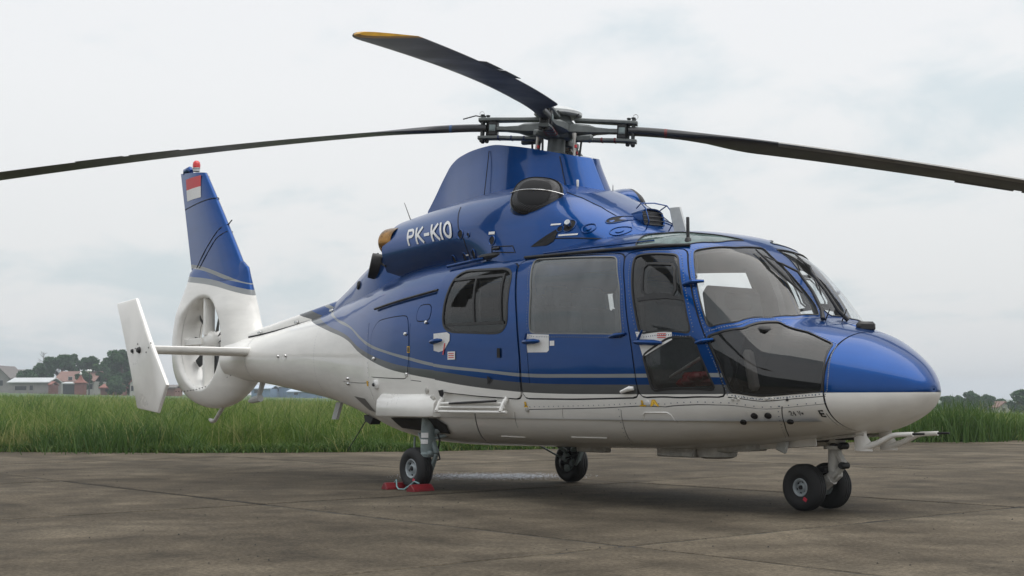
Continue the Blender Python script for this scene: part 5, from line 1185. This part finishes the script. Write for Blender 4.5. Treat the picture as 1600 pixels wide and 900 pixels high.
crack([(-3.15,-3.89),(-2.8,-3.2),(-2.35,-2.35),(-2.1,-1.9)],1); crack([(-5.5,-1.2),(-4.2,-.6),(-3.0,-.8)],5,.006)
crack([(.8,2.2),(2.0,2.9),(2.4,4.0)],6,.007)
# pale powdery stain under the tail, loose grit
m_pow=bpy.data.materials.new('white_powder'); m_pow.use_nodes=True; t=m_pow.node_tree; b=t.nodes['Principled BSDF']; b.inputs['Base Color'].default_value=(.40,.43,.48,1); b.inputs['Roughness'].default_value=.9
pw=MB(); R=np.random.default_rng(5); PC=np.array([-2.15,.95])
k_=0
while k_<8000:
    q=R.normal(0,1,2)*np.array([.42,.18]); 
    if np.hypot(q[0]/1.15,q[1]/.62)>1: continue
    p=PC+GR*q[0]+GF*q[1]*1.5; s_=R.uniform(.003,.006); a=R.uniform(0,6.28)
    pw.add([(p[0]+s_*math.cos(a+w_),p[1]+s_*math.sin(a+w_),.0015+.0004*R.random()+(s_*.45 if w_ in(1.4,3.0) else 0)) for w_ in(0,1.4,3.0,4.6)],[(0,1,2,3)],0,False); k_+=1
tag(pw.build('white_powder',m_pow,None,fix=False),'patch of white speckled powder spilled on the concrete behind the right main wheel','powder',kind='stuff')
gr=MB(); 
for k in range(230):
    d_=R.uniform(3.5,16); u_=R.uniform(-.45,.45); p=far(u_,d_)
    if outside(*p): continue
    s_=R.uniform(.003,.007)*(1.0+d_*.03); q=[(s_*R.uniform(.7,1.2)*math.cos(a),s_*R.uniform(.7,1.2)*math.sin(a)) for a in np.linspace(0,6.28,6)[:-1]]
    gr.add([(p[0]+x,p[1]+y,0) for x,y in q]+[(p[0],p[1],s_*.9)],[(i,(i+1)%5,5) for i in range(5)],0,False)
tag(gr.build('grit',mat('grit_dark',(.03,.028,.026),.9),None),'dark bits of grit scattered over the concrete','grit',kind='stuff')
# grass blades
def leaf_mat(name,c0,c1,c2,trans=.25):
    m=bpy.data.materials.new(name); m.use_nodes=True; t=m.node_tree; b=t.nodes['Principled BSDF']; at=N(t,'ShaderNodeAttribute',attribute_name='tint'); rp=N(t,'ShaderNodeValToRGB'); L(t,at.outputs['Fac'],rp.inputs[0])
    rp.color_ramp.elements[0].position=0; rp.color_ramp.elements[0].color=(*c0,1); rp.color_ramp.elements[1].position=1; rp.color_ramp.elements[1].color=(*c2,1); e=rp.color_ramp.elements.new(.6); e.color=(*c1,1)
    b.inputs['Roughness'].default_value=.6; b.inputs['Specular IOR Level'].default_value=.3; L(t,rp.outputs[0],b.inputs['Base Color'])
    tl=N(t,'ShaderNodeBsdfTranslucent'); L(t,rp.outputs[0],tl.inputs[0]); ms=N(t,'ShaderNodeMixShader',inp={0:trans}); out=t.nodes['Material Output']; L(t,b.outputs[0],ms.inputs[1]); L(t,tl.outputs[0],ms.inputs[2]); L(t,ms.outputs[0],out.inputs[0])
    return m
m_grass=leaf_mat('grass_blades',(.055,.118,.018),(.150,.228,.040),(.38,.36,.15),.40)
def blades(name,P,h,wd,lean,tint,matl,seg=2):
    """curved, tapering blades; arrays of base points, heights, widths, leans and tints"""
    n=len(P); R=np.random.default_rng(n); a=R.uniform(0,2*math.pi,n); face=R.uniform(0,2*math.pi,n)
    ld=np.stack([np.cos(a),np.sin(a)],-1); sd_=np.stack([np.cos(face),np.sin(face)],-1); V=[];lv=[0,.45,.8,1.0] if seg==3 else [0,.55,1.0]
    for f_ in lv:
        c=np.zeros((n,3)); c[:,:2]=P[:,:2]+ld*(lean*h*f_**2)[:,None]; c[:,2]=P[:,2]+h*(f_-.25*np.clip(lean,0,1.2)*f_**2.5)
        wv=(wd*(1-f_)**.6*.5)[:,None]
        if f_<1:
            l=c.copy(); l[:,:2]-=sd_*wv; r_=c.copy(); r_[:,:2]+=sd_*wv; V+= [l,r_]
        else: V.append(c)
    k=len(V); V=np.stack(V,1).reshape(-1,3); base=np.arange(n)*k
    tri=[]
    for i in range((k-1)//2-1): tri+=[np.stack([base+2*i,base+2*i+1,base+2*i+3],-1),np.stack([base+2*i,base+2*i+3,base+2*i+2],-1)]
    tri.append(np.stack([base+k-3,base+k-2,base+k-1],-1)); T=np.concatenate(tri).astype(np.int32)
    me=bpy.data.meshes.new(name); me.vertices.add(len(V)); me.vertices.foreach_set('co',V.astype(np.float32).ravel()); me.loops.add(T.size); me.loops.foreach_set('vertex_index',T.ravel()); me.polygons.add(len(T)); me.polygons.foreach_set('loop_start',np.arange(0,T.size,3,dtype=np.int32))
    me.polygons.foreach_set('use_smooth',np.ones(len(T),bool)); me.update(calc_edges=True); me.validate(); at=me.attributes.new('tint','FLOAT','POINT'); at.data.foreach_set('value',np.repeat(tint,k).astype(np.float32)); me.materials.append(matl)
    o=bpy.data.objects.new(name,me); return link(o)
def vnoise(x,y,s=1.0,seed=0):
    """smooth patchiness from a few summed waves"""
    R=np.random.default_rng(seed); v=np.zeros_like(x)
    for k in range(7):
        a=R.uniform(0,6.28); f_=s*R.uniform(.5,2.2); v+=np.sin((x*math.cos(a)+y*math.sin(a))*f_+R.uniform(0,6.28))/ (1+.25*k)
    return v/3.2
R=np.random.default_rng(11); AA=[];OO=[]
def scatter(nb,o0,o1,p,a0=-.60,a1=.56):
    a=R.uniform(a0,a1,nb); o=o0+(o1-o0)*R.random(nb)**p; return a,o
aa=[];oo=[]
for nb,o0,o1,p in ((150000,-.12,6,1.15),(112000,3,26,1.3),(75000,20,110,1.4)): a,o=scatter(nb,o0,o1,p); aa.append(a);oo.append(o)
aa=np.concatenate(aa);oo=np.concatenate(oo); oo=oo+np.where(oo<3,.16*np.sin(aa*57)*np.sin(aa*23+1)+.09*np.sin(aa*190),0); rr_=er(aa)+oo; gx_=CAM[0]+np.cos(AZF+aa)*rr_; gy_=CAM[1]+np.sin(AZF+aa)*rr_; gz=ter(gx_,gy_)-.02
pn=vnoise(gx_,gy_,1.1,3); pn2=vnoise(gx_,gy_,.28,4); right=np.clip((-aa-.02)/.25,0,1)   # the right-hand side of the field is shorter
pn3=vnoise(gx_,gy_,2.6,8); hh=(.50+.22*pn+.16*pn2+.20*pn3)*R.uniform(.55,1.25,len(aa))*(1-.22*right)*np.clip((oo+.22)/1.2,.22,1); hh*=np.where(oo>20,.85,1); hh=np.clip(hh,.05,1.0)
ww=.010*(1+oo*.05)+.004; tt=np.clip(.42+.22*pn2+.15*pn+R.normal(0,.16,len(aa)),0,1); tt=np.where(R.random(len(aa))<.05,R.uniform(.75,1,len(aa)),tt)
go=blades('grass',np.stack([gx_,gy_,gz],-1),hh,ww,R.uniform(.1,1.15,len(aa)),tt,m_grass); tag(go,'tall green grass growing beyond the edge of the concrete','grass',kind='stuff')
nb=9000; a,o=scatter(nb,-.05,40,1.5); r_=er(a)+o; x_1=CAM[0]+np.cos(AZF+a)*r_; y_1=CAM[1]+np.sin(AZF+a)*r_; keep=vnoise(x_1,y_1,.9,9)+R.normal(0,.3,nb)>.15; x_1,y_1,o=x_1[keep],y_1[keep],o[keep]
tag(blades('dry_stalks',np.stack([x_1,y_1,ter(x_1,y_1)],-1),R.uniform(.45,.95,len(x_1)),.007*(1+o*.05)+.003,R.uniform(.1,1.0,len(x_1)),np.clip(R.normal(.92,.1,len(x_1)),.6,1),m_grass),'scattered dry yellow stalks standing in the green grass','dry grass',kind='stuff')
m_weed=leaf_mat('weed_leaves',(.040,.090,.018),(.085,.155,.032),(.22,.23,.08),.35)
# low creeping weeds along the edge of the slabs
nb=20000; a=R.uniform(-.60,.56,nb); o=R.normal(-.02,.13,nb)+.10*np.sin(a*70)*R.random(nb); r_=er(a)+o; p=np.stack([CAM[0]+np.cos(AZF+a)*r_,CAM[1]+np.sin(AZF+a)*r_,np.full(nb,.0)],-1)
tag(blades('edge_weeds',p,R.uniform(.05,.22,nb),R.uniform(.012,.03,nb),R.uniform(.5,1.6,nb),np.clip(R.normal(.45,.25,nb),0,1),m_weed),'low weeds and runners creeping over the edge of the concrete','weeds',kind='stuff')
# clumps of taller, coarser grass that break up the top of the field
cl_a=[];cl_o=[];cl_h=[];cl_w=[]
for k in range(330):
    a0,o0=R.uniform(-.46,.46),22*R.random()**1.7; n_=int(R.uniform(50,130)); hgt=R.uniform(.45,1.05)*(.72 if a0<-.05 else 1); rr0=float(er(a0))+o0
    q=R.normal(0,.13+.12*R.random(),(n_,2)); cl_a.append(np.stack([CAM[0]+math.cos(AZF+a0)*rr0+q[:,0],CAM[1]+math.sin(AZF+a0)*rr0+q[:,1]],-1)); cl_h.append(hgt*R.uniform(.4,1.1,n_)*min(1,.35+o0/1.0)); cl_w.append(np.full(n_,R.uniform(.2,.75)))
cp=np.concatenate(cl_a); ch_=np.concatenate(cl_h); ct_=np.concatenate(cl_w)
tag(blades('grass_clumps',np.column_stack([cp,ter(cp[:,0],cp[:,1])-.02]),ch_,.013*R.uniform(.6,1.4,len(ch_))+.004,R.uniform(.15,1.3,len(ch_)),np.clip(ct_+R.normal(0,.14,len(ch_)),0,1),m_weed,3),'coarser darker clumps of grass scattered through the field','grass',kind='stuff')
def tussock(u,o,n,h,sp,wd,label,tint=.35,lean=(.1,.9)):
    a=-math.atan(u); r_=float(er(a))+o; c=(CAM[0]+math.cos(AZF+a)*r_,CAM[1]+math.sin(AZF+a)*r_)
    q=R.normal(0,sp,(n,2)); P=np.stack([c[0]+q[:,0],c[1]+q[:,1],np.full(n,0.0)],-1)
    o_=blades('grass_tussock',P,h*R.uniform(.5,1.12,n),np.full(n,wd)*R.uniform(.6,1.3,n),R.uniform(*lean,n),np.clip(R.normal(tint,.18,n),0,1),m_weed,3); o_['label']=label; o_['category']='tussock'; o_['kind']='stuff'; return o_
tussock(.325,.35,900,.86,.42,.022,'big dark tussock of broad reedy grass right of the helicopter nose',.38,(.05,.75))
tussock(.300,.25,420,.55,.34,.020,'smaller tussock of broad grass behind the probes under the nose',.45,(.1,.8))
tussock(-.365,.3,260,.42,.22,.018,'pale straw coloured tussock at the apron edge left of the dark clump',.9,(.15,.8))
tussock(-.285,.35,800,.62,.55,.016,'dark dense tussock at the apron edge left of the tail',.2,(.1,.9))
tussock(.365,.5,500,.58,.40,.018,'rounded grass clump at the far right edge of the apron',.5,(.1,.8))
# ------------------------------------------------------------------ wheel chocks
def chock(x,y,rz,label):
    t=MB(); L2=.125; sec=[(-.055,0),(.055,0),(.050,.018),(.014,.058),(-.012,.06),(-.05,.02)]
    ca,sa=math.cos(rad(rz)),math.sin(rad(rz)); rings=[]
    for yy,k in ((-L2,.9),(-L2+.008,1),(L2-.008,1),(L2,.9)): rings.append([(x+(px*k)*ca-yy*sa,y+(px*k)*sa+yy*ca,.002+pz*k) for px,pz in sec])
    t.loft(rings); o=t.build('wheel_chock',m_red,None,25); tag(o,label,'wheel chock','chocks at the main wheel'); return o
chock(-.765,-.985,6,'red wheel chock in front of the near main wheel'); chock(-1.165,-.97,-8,'red wheel chock behind the near main wheel')
t=MB(); t.tube([(-1.165,-.99,.06),(-1.12,-1.0,.085),(-1.07,-1.03,.03),(-1.0,-1.06,.012),(-.93,-1.05,.012),(-.90,-1.0,.05),(-.84,-1.0,.085),(-.765,-1.0,.07)],.007,6); tag(t.build('chock_rope',m_rope,None),'pale teal rope tying the two red wheel chocks together','rope')
# ------------------------------------------------------------------ trees and village in the haze
m_leaf=leaf_mat('tree_leaves',(.020,.065,.022),(.042,.115,.036),(.085,.16,.05),.25)
m_bark=mat('bark',(.09,.075,.06),.9,noise=(3,.3))
def place(px,d): 
    u_=(px-800)/2123.5; p=far(u_,d); return float(p[0]),float(p[1]),float(ter(p[0],p[1]))
def px_z(v,d): return CAM[2]+(622.3-v)/2123.5*d
def tree(px,vtop,hw,d,label,seed,dens=1.0,umbrella=False,nm='broadleaf_tree'):
    x,y,z0=place(px,d); H=px_z(vtop,d)-z0; W=hw/2123.5*d; R=np.random.default_rng(seed)
    root=empty(nm,(x,y,z0)); tag(root,label,'tree')
    t=MB(); hb=H*.45; lean=R.normal(0,.03*H,2); tr=[(0,0,-.3),(lean[0]*.3,lean[1]*.3,hb*.5),(lean[0],lean[1],hb),(lean[0]*1.3,lean[1]*1.3,H*.8)]
    t.tube(tr,[H*.035,H*.028,H*.02,H*.006],8)
    nc_=int(24+8*R.random()); cs=[]
    for k in range(nc_):
        a=R.uniform(0,6.28); q=R.random()**.6; zc_=H*(R.uniform(.12,.90) if not umbrella else R.uniform(.68,.93)); lim=W*(1-.55*min(1,abs((zc_/H-.45)/.5))**1.8) if not umbrella else W
        c=np.array([math.cos(a)*q*lim*.85,math.sin(a)*q*lim*.85,zc_]); s_=W*R.uniform(.22,.42)*(1 if not umbrella else .8); cs.append((c,s_))
        if k%2==0: t.tube([(lean[0]*.8,lean[1]*.8,hb*R.uniform(.7,1.1)),tuple((c+np.array([0,0,hb]))/2+R.normal(0,.1,3)),tuple(c)],[H*.012,H*.008,H*.004],5)
    cs.append((np.array([lean[0],lean[1],H*.93]),W*.26))
    t.build('trunk',m_bark,root)
    P=[];Tn=[]
    for c,s_ in cs:
        m_=int(150*dens); v=R.normal(0,1,(m_,3)); v/=np.linalg.norm(v,axis=1,keepdims=True); P.append(c+v*(s_*R.uniform(.45,1.05,m_)**.7)[:,None]*np.array([1,1,.72])); Tn.append(np.clip(R.normal(.4+R.normal(0,.13),.2,m_),0,1))
    P=np.concatenate(P); Tn=np.concatenate(Tn); n=len(P); sz=R.uniform(.14,.34,n)*min(1.2,max(.6,W/3)); u_=R.normal(0,1,(n,3)); u_/=np.linalg.norm(u_,axis=1,keepdims=True); v_=np.cross(u_,R.normal(0,1,(n,3))); v_/=np.linalg.norm(v_,axis=1,keepdims=True)+1e-9
    V=np.stack([P-u_*sz[:,None],P+v_*(sz*.55)[:,None],P+u_*sz[:,None],P-v_*(sz*.55)[:,None]],1).reshape(-1,3); Fq=np.arange(4*n).reshape(n,4)
    o=mkmesh('crown',V,Fq,m_leaf,root,sharp=None); at=o.data.attributes.new('tint','FLOAT','POINT'); at.data.foreach_set('value',np.repeat(Tn,4).astype(np.float32)); return root
LT=[(44,576,15,262,'small bushy tree beside the grey roofs'),(66,566,17,268,'round tree behind the low white roofed shed'),(92,553,20,270,'spreading tree with a flat layered top behind the white house'),(117,551,17,276,'tall tree rising right behind the pink roof ridge'),(143,555,18,266,'leafy tree just right of the pink roofed house'),(165,557,17,272,'tree between the lamp post and the low red roof'),(190,546,24,258,'tallest dark tree beside the tail end plate'),(216,549,20,262,'dark tree half hidden behind the tail end plate'),(240,566,13,268,'low tree between end plate and tail fan'),(130,577,12,255,'shrubby tree in the gap right of the house'),(180,592,12,248,'low green bush beside the red tiled roof')]
for i,(px,v,hw,d,lb) in enumerate(LT): tree(px,v,hw*1.25,d,lb,100+i,2.2,umbrella=(i==2))
RT_=[(1476,622,13,225,'hazy tree just off the helicopter nose'),(1493,621,12,245,'hazy tree with a gap under its crown'),(1513,614,15,215,'tallest hazy tree right of the nose'),(1538,620,17,235,'broad hazy tree left of the small white house'),(1556,627,10,240,'small hazy tree touching the white house'),(1594,613,20,205,'big hazy tree at the right edge of the picture')]
for i,(px,v,hw,d,lb) in enumerate(RT_): tree(px,v,hw*1.1,d,lb,200+i,1.6)
m_wall=mat('wall_plaster_white',(.42,.41,.39),.8,noise=(.6,.12,5)); m_wallg=mat('wall_plaster_grey',(.25,.24,.235),.85,noise=(.6,.15,5)); m_roofb=mat('roof_brown_tile',(.22,.13,.11),.8,noise=(1.5,.2,5)); m_roofg=mat('roof_grey_tile',(.17,.155,.15),.85,noise=(1.5,.2,5)); m_roofw=mat('roof_white_sheet',(.50,.52,.53),.5,noise=(.5,.1)); m_roofr=mat('roof_red_tile',(.22,.085,.065),.75,noise=(1.5,.2,5)); m_win=mat('window_dark',(.03,.035,.04),.2); m_redw=mat('wall_red',(.19,.08,.07),.8,noise=(.8,.15))
# thicket that closes the gaps between and behind the houses, and the wood on the camera's side of the airfield
def thicket(name,label,P0,hts,sz,seed):
    R=np.random.default_rng(seed); P=np.array(P0); n=len(P); a=R.uniform(0,6.28,n); z=np.array(hts)*R.random(n)**.75
    P=np.concatenate([P,(np.array([float(ter(p[0],p[1])) for p in P])+z)[:,None]],1); s_=sz*R.uniform(.5,1.3,n); u_=R.normal(0,1,(n,3)); u_/=np.linalg.norm(u_,axis=1,keepdims=True); v_=np.cross(u_,R.normal(0,1,(n,3))); v_/=np.linalg.norm(v_,axis=1,keepdims=True)+1e-9
    V=np.stack([P-u_*s_[:,None],P+v_*(s_*.55)[:,None],P+u_*s_[:,None],P-v_*(s_*.55)[:,None]],1).reshape(-1,3); o=mkmesh(name,V,np.arange(4*n).reshape(n,4),m_leaf,None,sharp=None)
    at=o.data.attributes.new('tint','FLOAT','POINT'); at.data.foreach_set('value',np.repeat(np.clip(R.normal(.4,.2,n)+.25*np.sin(P[:,0]*.9)*np.sin(P[:,1]*.7),0,1),4).astype(np.float32)); return tag(o,label,'thicket',kind='stuff')
R=np.random.default_rng(21); P0=[];H0=[]
for k in range(15000):
    px=R.uniform(22,262); d=R.uniform(279,292); P0.append(far((px-800)/2123.5,d)); H0.append(max(.6,(2.6+1.5*math.sin(px*.11)+1.1*math.sin(px*.037+1)+.6*math.sin(px*.31))*min(1,(px-18)/25,(268-px)/20)))
thicket('thicket','dark green thicket filling the gaps behind the village houses',P0,H0,.36,22)
P0=[];H0=[]
for k in range(16000):
    px=R.uniform(-700,20) if k%2 else R.uniform(1640,2400); d=R.uniform(285,300); P0.append(far((px-800)/2123.5,d)); H0.append((3.0+1.5*math.sin(px*.021)+1.0*math.sin(px*.09))*min(1,max(.12,(12-px)/160 if px<800 else (px-1640)/160)))
thicket('wood_edge','edge of the distant wood running on past both ends of the village',P0,H0,.45,25)
P0=[];H0=[]
for k in range(9000):
    px=R.uniform(1440,1640); d=R.uniform(250,262); P0.append(far((px-800)/2123.5,d)); H0.append(1.5+.7*math.sin(px*.09)+.5*math.sin(px*.23))
thicket('thicket','low hazy thicket under the trees at the right of the field',P0,H0,.34,23)
# the hangar on the near side of the apron, behind the photographer: it darkens the low sky and shows in the paint
m_hang=mat('hangar_sheet',(.11,.115,.12),.6,noise=(.3,.2,5)); m_hdoor=mat('hangar_door',(.07,.074,.08),.6,noise=(.3,.2,5))
hg=empty('hangar',(4,-66,0)); tag(hg,'large grey hangar with tall sliding doors facing the helicopter across the apron','hangar')
t=MB(); t.prism([(-46,-.3),(46,-.3),(46,10.5),(0,14.5),(-46,10.5)],1,-30,0); t.build('wall',m_hang,hg)
for sg in(-1,1):
    t=MB(); t.loft([[(sg*47.5,y,10.5),(0,y,14.62),(0,y,14.95),(sg*47.5,y,10.9)] for y in(-31,1.2)]); t.build('roof',m_hdoor,hg)
for k in range(6):
    t=MB(); t.box((-35+14*k,.12+.12*(k%2),4.3),(13.6,.12,8.6)); d_=t.build('sliding_door',m_hdoor,hg)
    for q in range(3): t=MB(); t.box((-39+14*k+4*q,.2+.12*(k%2),7.2),(2.2,.06,1.1)); t.build('window_pane',m_win,d_)
R=np.random.default_rng(33); P0=[];H0=[]
for k in range(9000):
    x=R.uniform(-42,48); P0.append((x,R.uniform(-62,-60))); H0.append(1.6+.9*math.sin(x*.55)+.7*math.sin(x*1.3+1)+.5*math.sin(x*3.1))
thicket('thicket','row of dark shrubs along the front of the grey hangar',P0,H0,.22,34)
# bare tree
x,y,z0=place(68,275); H=px_z(547,275)-z0; bt=empty('bare_tree',(x,y,z0)); tag(bt,'bare leafless tree standing above the green crowns','tree'); t=MB(); t.tube([(0,0,0),(.1,.1,H*.5),(0,.1,H)],[.22,.14,.03],6); t.build('trunk',m_bark,bt)
t=MB(); R=np.random.default_rng(3)
for k in range(26):
    h_=H*R.uniform(.45,.97); a=R.uniform(0,6.28); l=H*.30*R.uniform(.4,1)*(1.25-h_/H); e_=(math.cos(a)*l,math.sin(a)*l,h_+l*R.uniform(.4,.9)); t.tube([(0,.1,h_),(e_[0]*.5,e_[1]*.5,h_+l*.2),e_],[.06,.045,.02],4)
t.build('branch',m_bark,bt)
# houses; each faces the apron
HX=np.array([GR[0],GR[1],0]); HY=np.array([GF[0],GF[1],0])
def house(nm,px0,px1,v_eave,v_ridge,v_base,d,depth,label,wall,roof,gable=False,openings=(),over=.4,cat='house'):
    x,y,z0=place((px0+px1)/2,d); W=(px1-px0)/2123.5*d; zb_=min(z0,px_z(v_base,d))-.3; ze=px_z(v_eave,d); zr=px_z(v_ridge,d)
    root=empty(nm,(x,y,z0)); tag(root,label,cat)
    def Q(a,b_,z): p=HX*a+HY*b_; return (p[0],p[1],z-z0)
    t=MB(); h=W/2-over*.6
    if gable: C_=[(-h,zb_),(h,zb_),(h,ze),(0,zr-.15),(-h,ze)]
    else: C_=[(-h,zb_),(h,zb_),(h,ze),(-h,ze)]
    n=len(C_); V=[Q(a,0,z) for a,z in C_]+[Q(a,depth,z) for a,z in C_]; t.add(V,[tuple(range(n)),tuple(range(n,2*n))[::-1]]+[(i,(i+1)%n,(i+1)%n+n,i+n) for i in range(n)],0,False); t.build('wall',wall,root)
    t=MB()
    if gable:
        for s in(-1,1): 
            P=[(s*(W/2+.1),ze-.25),(0,zr),(0,zr+.18),(s*(W/2+.1),ze-.05)]; V=[Q(a,-over,z) for a,z in P]+[Q(a,depth+over,z) for a,z in P]; t.add(V,[(0,1,2,3),(7,6,5,4)]+[(i,i+4,(i+1)%4+4,(i+1)%4) for i in range(4)],0,False)
    else:
        P=[(-over,ze-.12),(depth/2,zr-.12),(depth+over,ze-.12),(depth+over,ze+.06),(depth/2,zr+.08),(-over,ze+.06)]; V=[Q(-W/2,b_,z) for b_,z in P]+[Q(W/2,b_,z) for b_,z in P]; t.add(V,[tuple(range(6)),tuple(range(6,12))[::-1]]+[(i,i+6,(i+1)%6+6,(i+1)%6) for i in range(6)],0,False)
    t.build('roof',roof,root)
    for nm2,p0,p1,va,vb,mm in openings:
        a0=((p0-(px0+px1)/2))/2123.5*d; a1=((p1-(px0+px1)/2))/2123.5*d; za=px_z(va,d); zb2=px_z(vb,d); t=MB(); V=[Q(a0,-.06,zb2),Q(a1,-.06,zb2),Q(a1,-.06,za),Q(a0,-.06,za),Q(a0,.1,zb2),Q(a1,.1,zb2),Q(a1,.1,za),Q(a0,.1,za)]; t.add(V,[(0,1,2,3),(0,4,5,1),(1,5,6,2),(2,6,7,3),(3,7,4,0)],0,False); wo_=t.build(nm2,mm,root)
        t=MB(); 
        for aa_,bb_,zz0,zz1 in ((a0-.08,a0,zb2,za),(a1,a1+.08,zb2,za),(a0-.08,a1+.08,za,za+.08)): V=[Q(aa_,-.1,zz0),Q(bb_,-.1,zz0),Q(bb_,-.1,zz1),Q(aa_,-.1,zz1),Q(aa_,-.002,zz0),Q(bb_,-.002,zz0),Q(bb_,-.002,zz1),Q(aa_,-.002,zz1)]; t.add(V,[(0,1,2,3),(0,4,5,1),(1,5,6,2),(2,6,7,3),(3,7,4,0)],0,False)
        t.build('frame',wall,wo_)
    return root
house('gable_house',-22,17,588,570,608,275,9,'grey tiled gable house at the left edge of the picture',m_wallg,m_roofg,True,[('window',-2,6,592,600,m_win)])
house('long_house',14,44,584,575,606,285,8,'grey roofed house behind the long white roofed shed',m_wallg,m_roofg,False,[('window',20,26,589,595,m_win)])
house('long_shed',13,79,595,588,608,250,7,'long low shed with a white sheet roof and dark opening',m_wallg,m_roofw,False,[('opening',25,43,601,607,m_win),('opening',48,53,600,607,m_win)],cat='shed')
house('white_house',84,150,594,578,609,262,9,'pale house with a long pink brown tiled roof behind the red pavilion',m_wall,m_roofb,False,[('window',108,114,587,592,m_win),('door',100,123,598,609,m_win),('window',141,146,598,606,m_win)])
house('open_stall',98,123,597,595,610,245,4,'low stall with a pale sheet roof in front of the white house',m_win,m_roofw,False,[],.3,'stall')
house('red_roof_house',156,187,604,598,611,250,6,'low house with a bright red tiled roof among bushes',m_redw,m_roofr,False,[('window',166,172,606,610,m_win)])
house('red_shop',76,82,599,594,607,247,4,'narrow red hut at the end of the white roofed shed',m_redw,m_roofr,False,[],.2,'hut')
house('kiosk_house',203,213,597,592,610,240,5,'small white hut with a red roof close to the tail end plate',m_wall,m_roofr,True,[('door',206,210,601,609,m_win)],.2,'hut')
house('brick_house',245,276,604,600,612,255,6,'brown brick house seen beneath the tail fan',mat('wall_brick',(.20,.10,.08),.85,noise=(2,.2)),m_roofg,False,[('window',255,260,606,610,m_win)])
m_shedb=mat('sheet_pale_blue',(.42,.50,.60),.5,noise=(.5,.15)); m_shedd=mat('sheet_blue',(.14,.22,.34),.5,noise=(.5,.15))
house('warehouse',392,424,606,601,614,300,12,'pale blue warehouse under the tail boom beside the loop aerial',m_shedd,m_shedb,False,[('door',398,404,608,613,m_win)],.3,'warehouse')
house('warehouse',422,452,603,598,614,310,12,'white fronted warehouse with a cream sign under the tail boom',m_shedd,m_wall,False,[('window',430,436,606,610,m_win)],.3,'warehouse')
house('warehouse',448,505,611,607,618,300,12,'long low blue warehouse farthest right under the tail boom',m_shedd,m_shedb,False,[('window',460,466,612,616,m_win)],.3,'warehouse')
house('hillside_house',1555,1578,638,631,647,230,7,'small white house with a red brown roof between hazy trees',m_wall,m_roofb,True,[('window',1562,1567,640,645,m_win)])
for i,(px,v,hw,d,lb) in enumerate([(410,602,14,330,'blue hazed tree behind the pale blue warehouse'),(470,603,16,335,'blue hazed tree behind the long blue warehouse')]): tree(px,v,hw,d,lb,300+i,.8)
# red pavilion with a curved pyramid roof
x,y,z0=place(127,240); pv=empty('red_pavilion',(x,y,z0)); tag(pv,'red pavilion with a curved pointed roof and white finial','pavilion'); ze=px_z(596,240)-z0; zr=px_z(584,240)-z0; W=9/2123.5*240
t=MB(); t.loft([[tuple(HX*(sx*W*k)+HY*(sy*W*k)+np.array([0,0,ze+(zr-ze)*h_])) for sx,sy in((-1,-1),(1,-1),(1,1),(-1,1))] for k,h_ in((1.0,-.06),(1.02,0),(.72,.16),(.45,.38),(.25,.68),(.08,1.0))]); t.build('roof',m_roofr,pv)
t=MB(); t.loft([[tuple(HX*(sx*W*.8)+HY*(sy*W*.8)+np.array([0,0,h_])) for sx,sy in((-1,-1),(1,-1),(1,1),(-1,1))] for h_ in(-.4,ze)]); t.build('wall',m_redw,pv)
t=MB(); t.lathe([(.12,0),(.22,.18),(.22,.3),(.06,.45),(.02,.9)],(0,0,zr),(0,0,1),10); t.build('finial',m_label,pv)
x,y,z0=place(140.5,238); lp=empty('lamp_post',(x,y,z0)); tag(lp,'tall lamp post with two round white lamps beside the red pavilion','lamp post'); zt=px_z(577.5,238)-z0
t=MB(); t.tube([(0,0,-.4),(0,0,zt*.5),(0,0,zt)],[.14,.10,.07],8); t.build('pole',m_dark,lp)
for s in(-1,1):
    p=HX*(.16*s); t=MB(); t.lathe([(.02,-.26),(.2,-.15),(.26,0),(.2,.15),(.02,.24)],(p[0],p[1],zt),(0,0,1),12); t.build('lamp_globe',m_label,lp)
# ------------------------------------------------------------------ humid air
m_haze=bpy.data.materials.new('haze'); m_haze.use_nodes=True; t=m_haze.node_tree; t.nodes.remove(t.nodes['Principled BSDF']); pvn=N(t,'ShaderNodeVolumePrincipled'); pvn.inputs['Color'].default_value=(.86,.93,1.0,1); pvn.inputs['Density'].default_value=.00065; pvn.inputs['Anisotropy'].default_value=.2; L(t,pvn.outputs[0],t.nodes['Material Output'].inputs['Volume'])
hz=MB(); hz.box((0,0,10),(4200,4200,34)); ho=hz.build('haze',m_haze,None); tag(ho,'pale humid haze over the field','haze',kind='stuff')
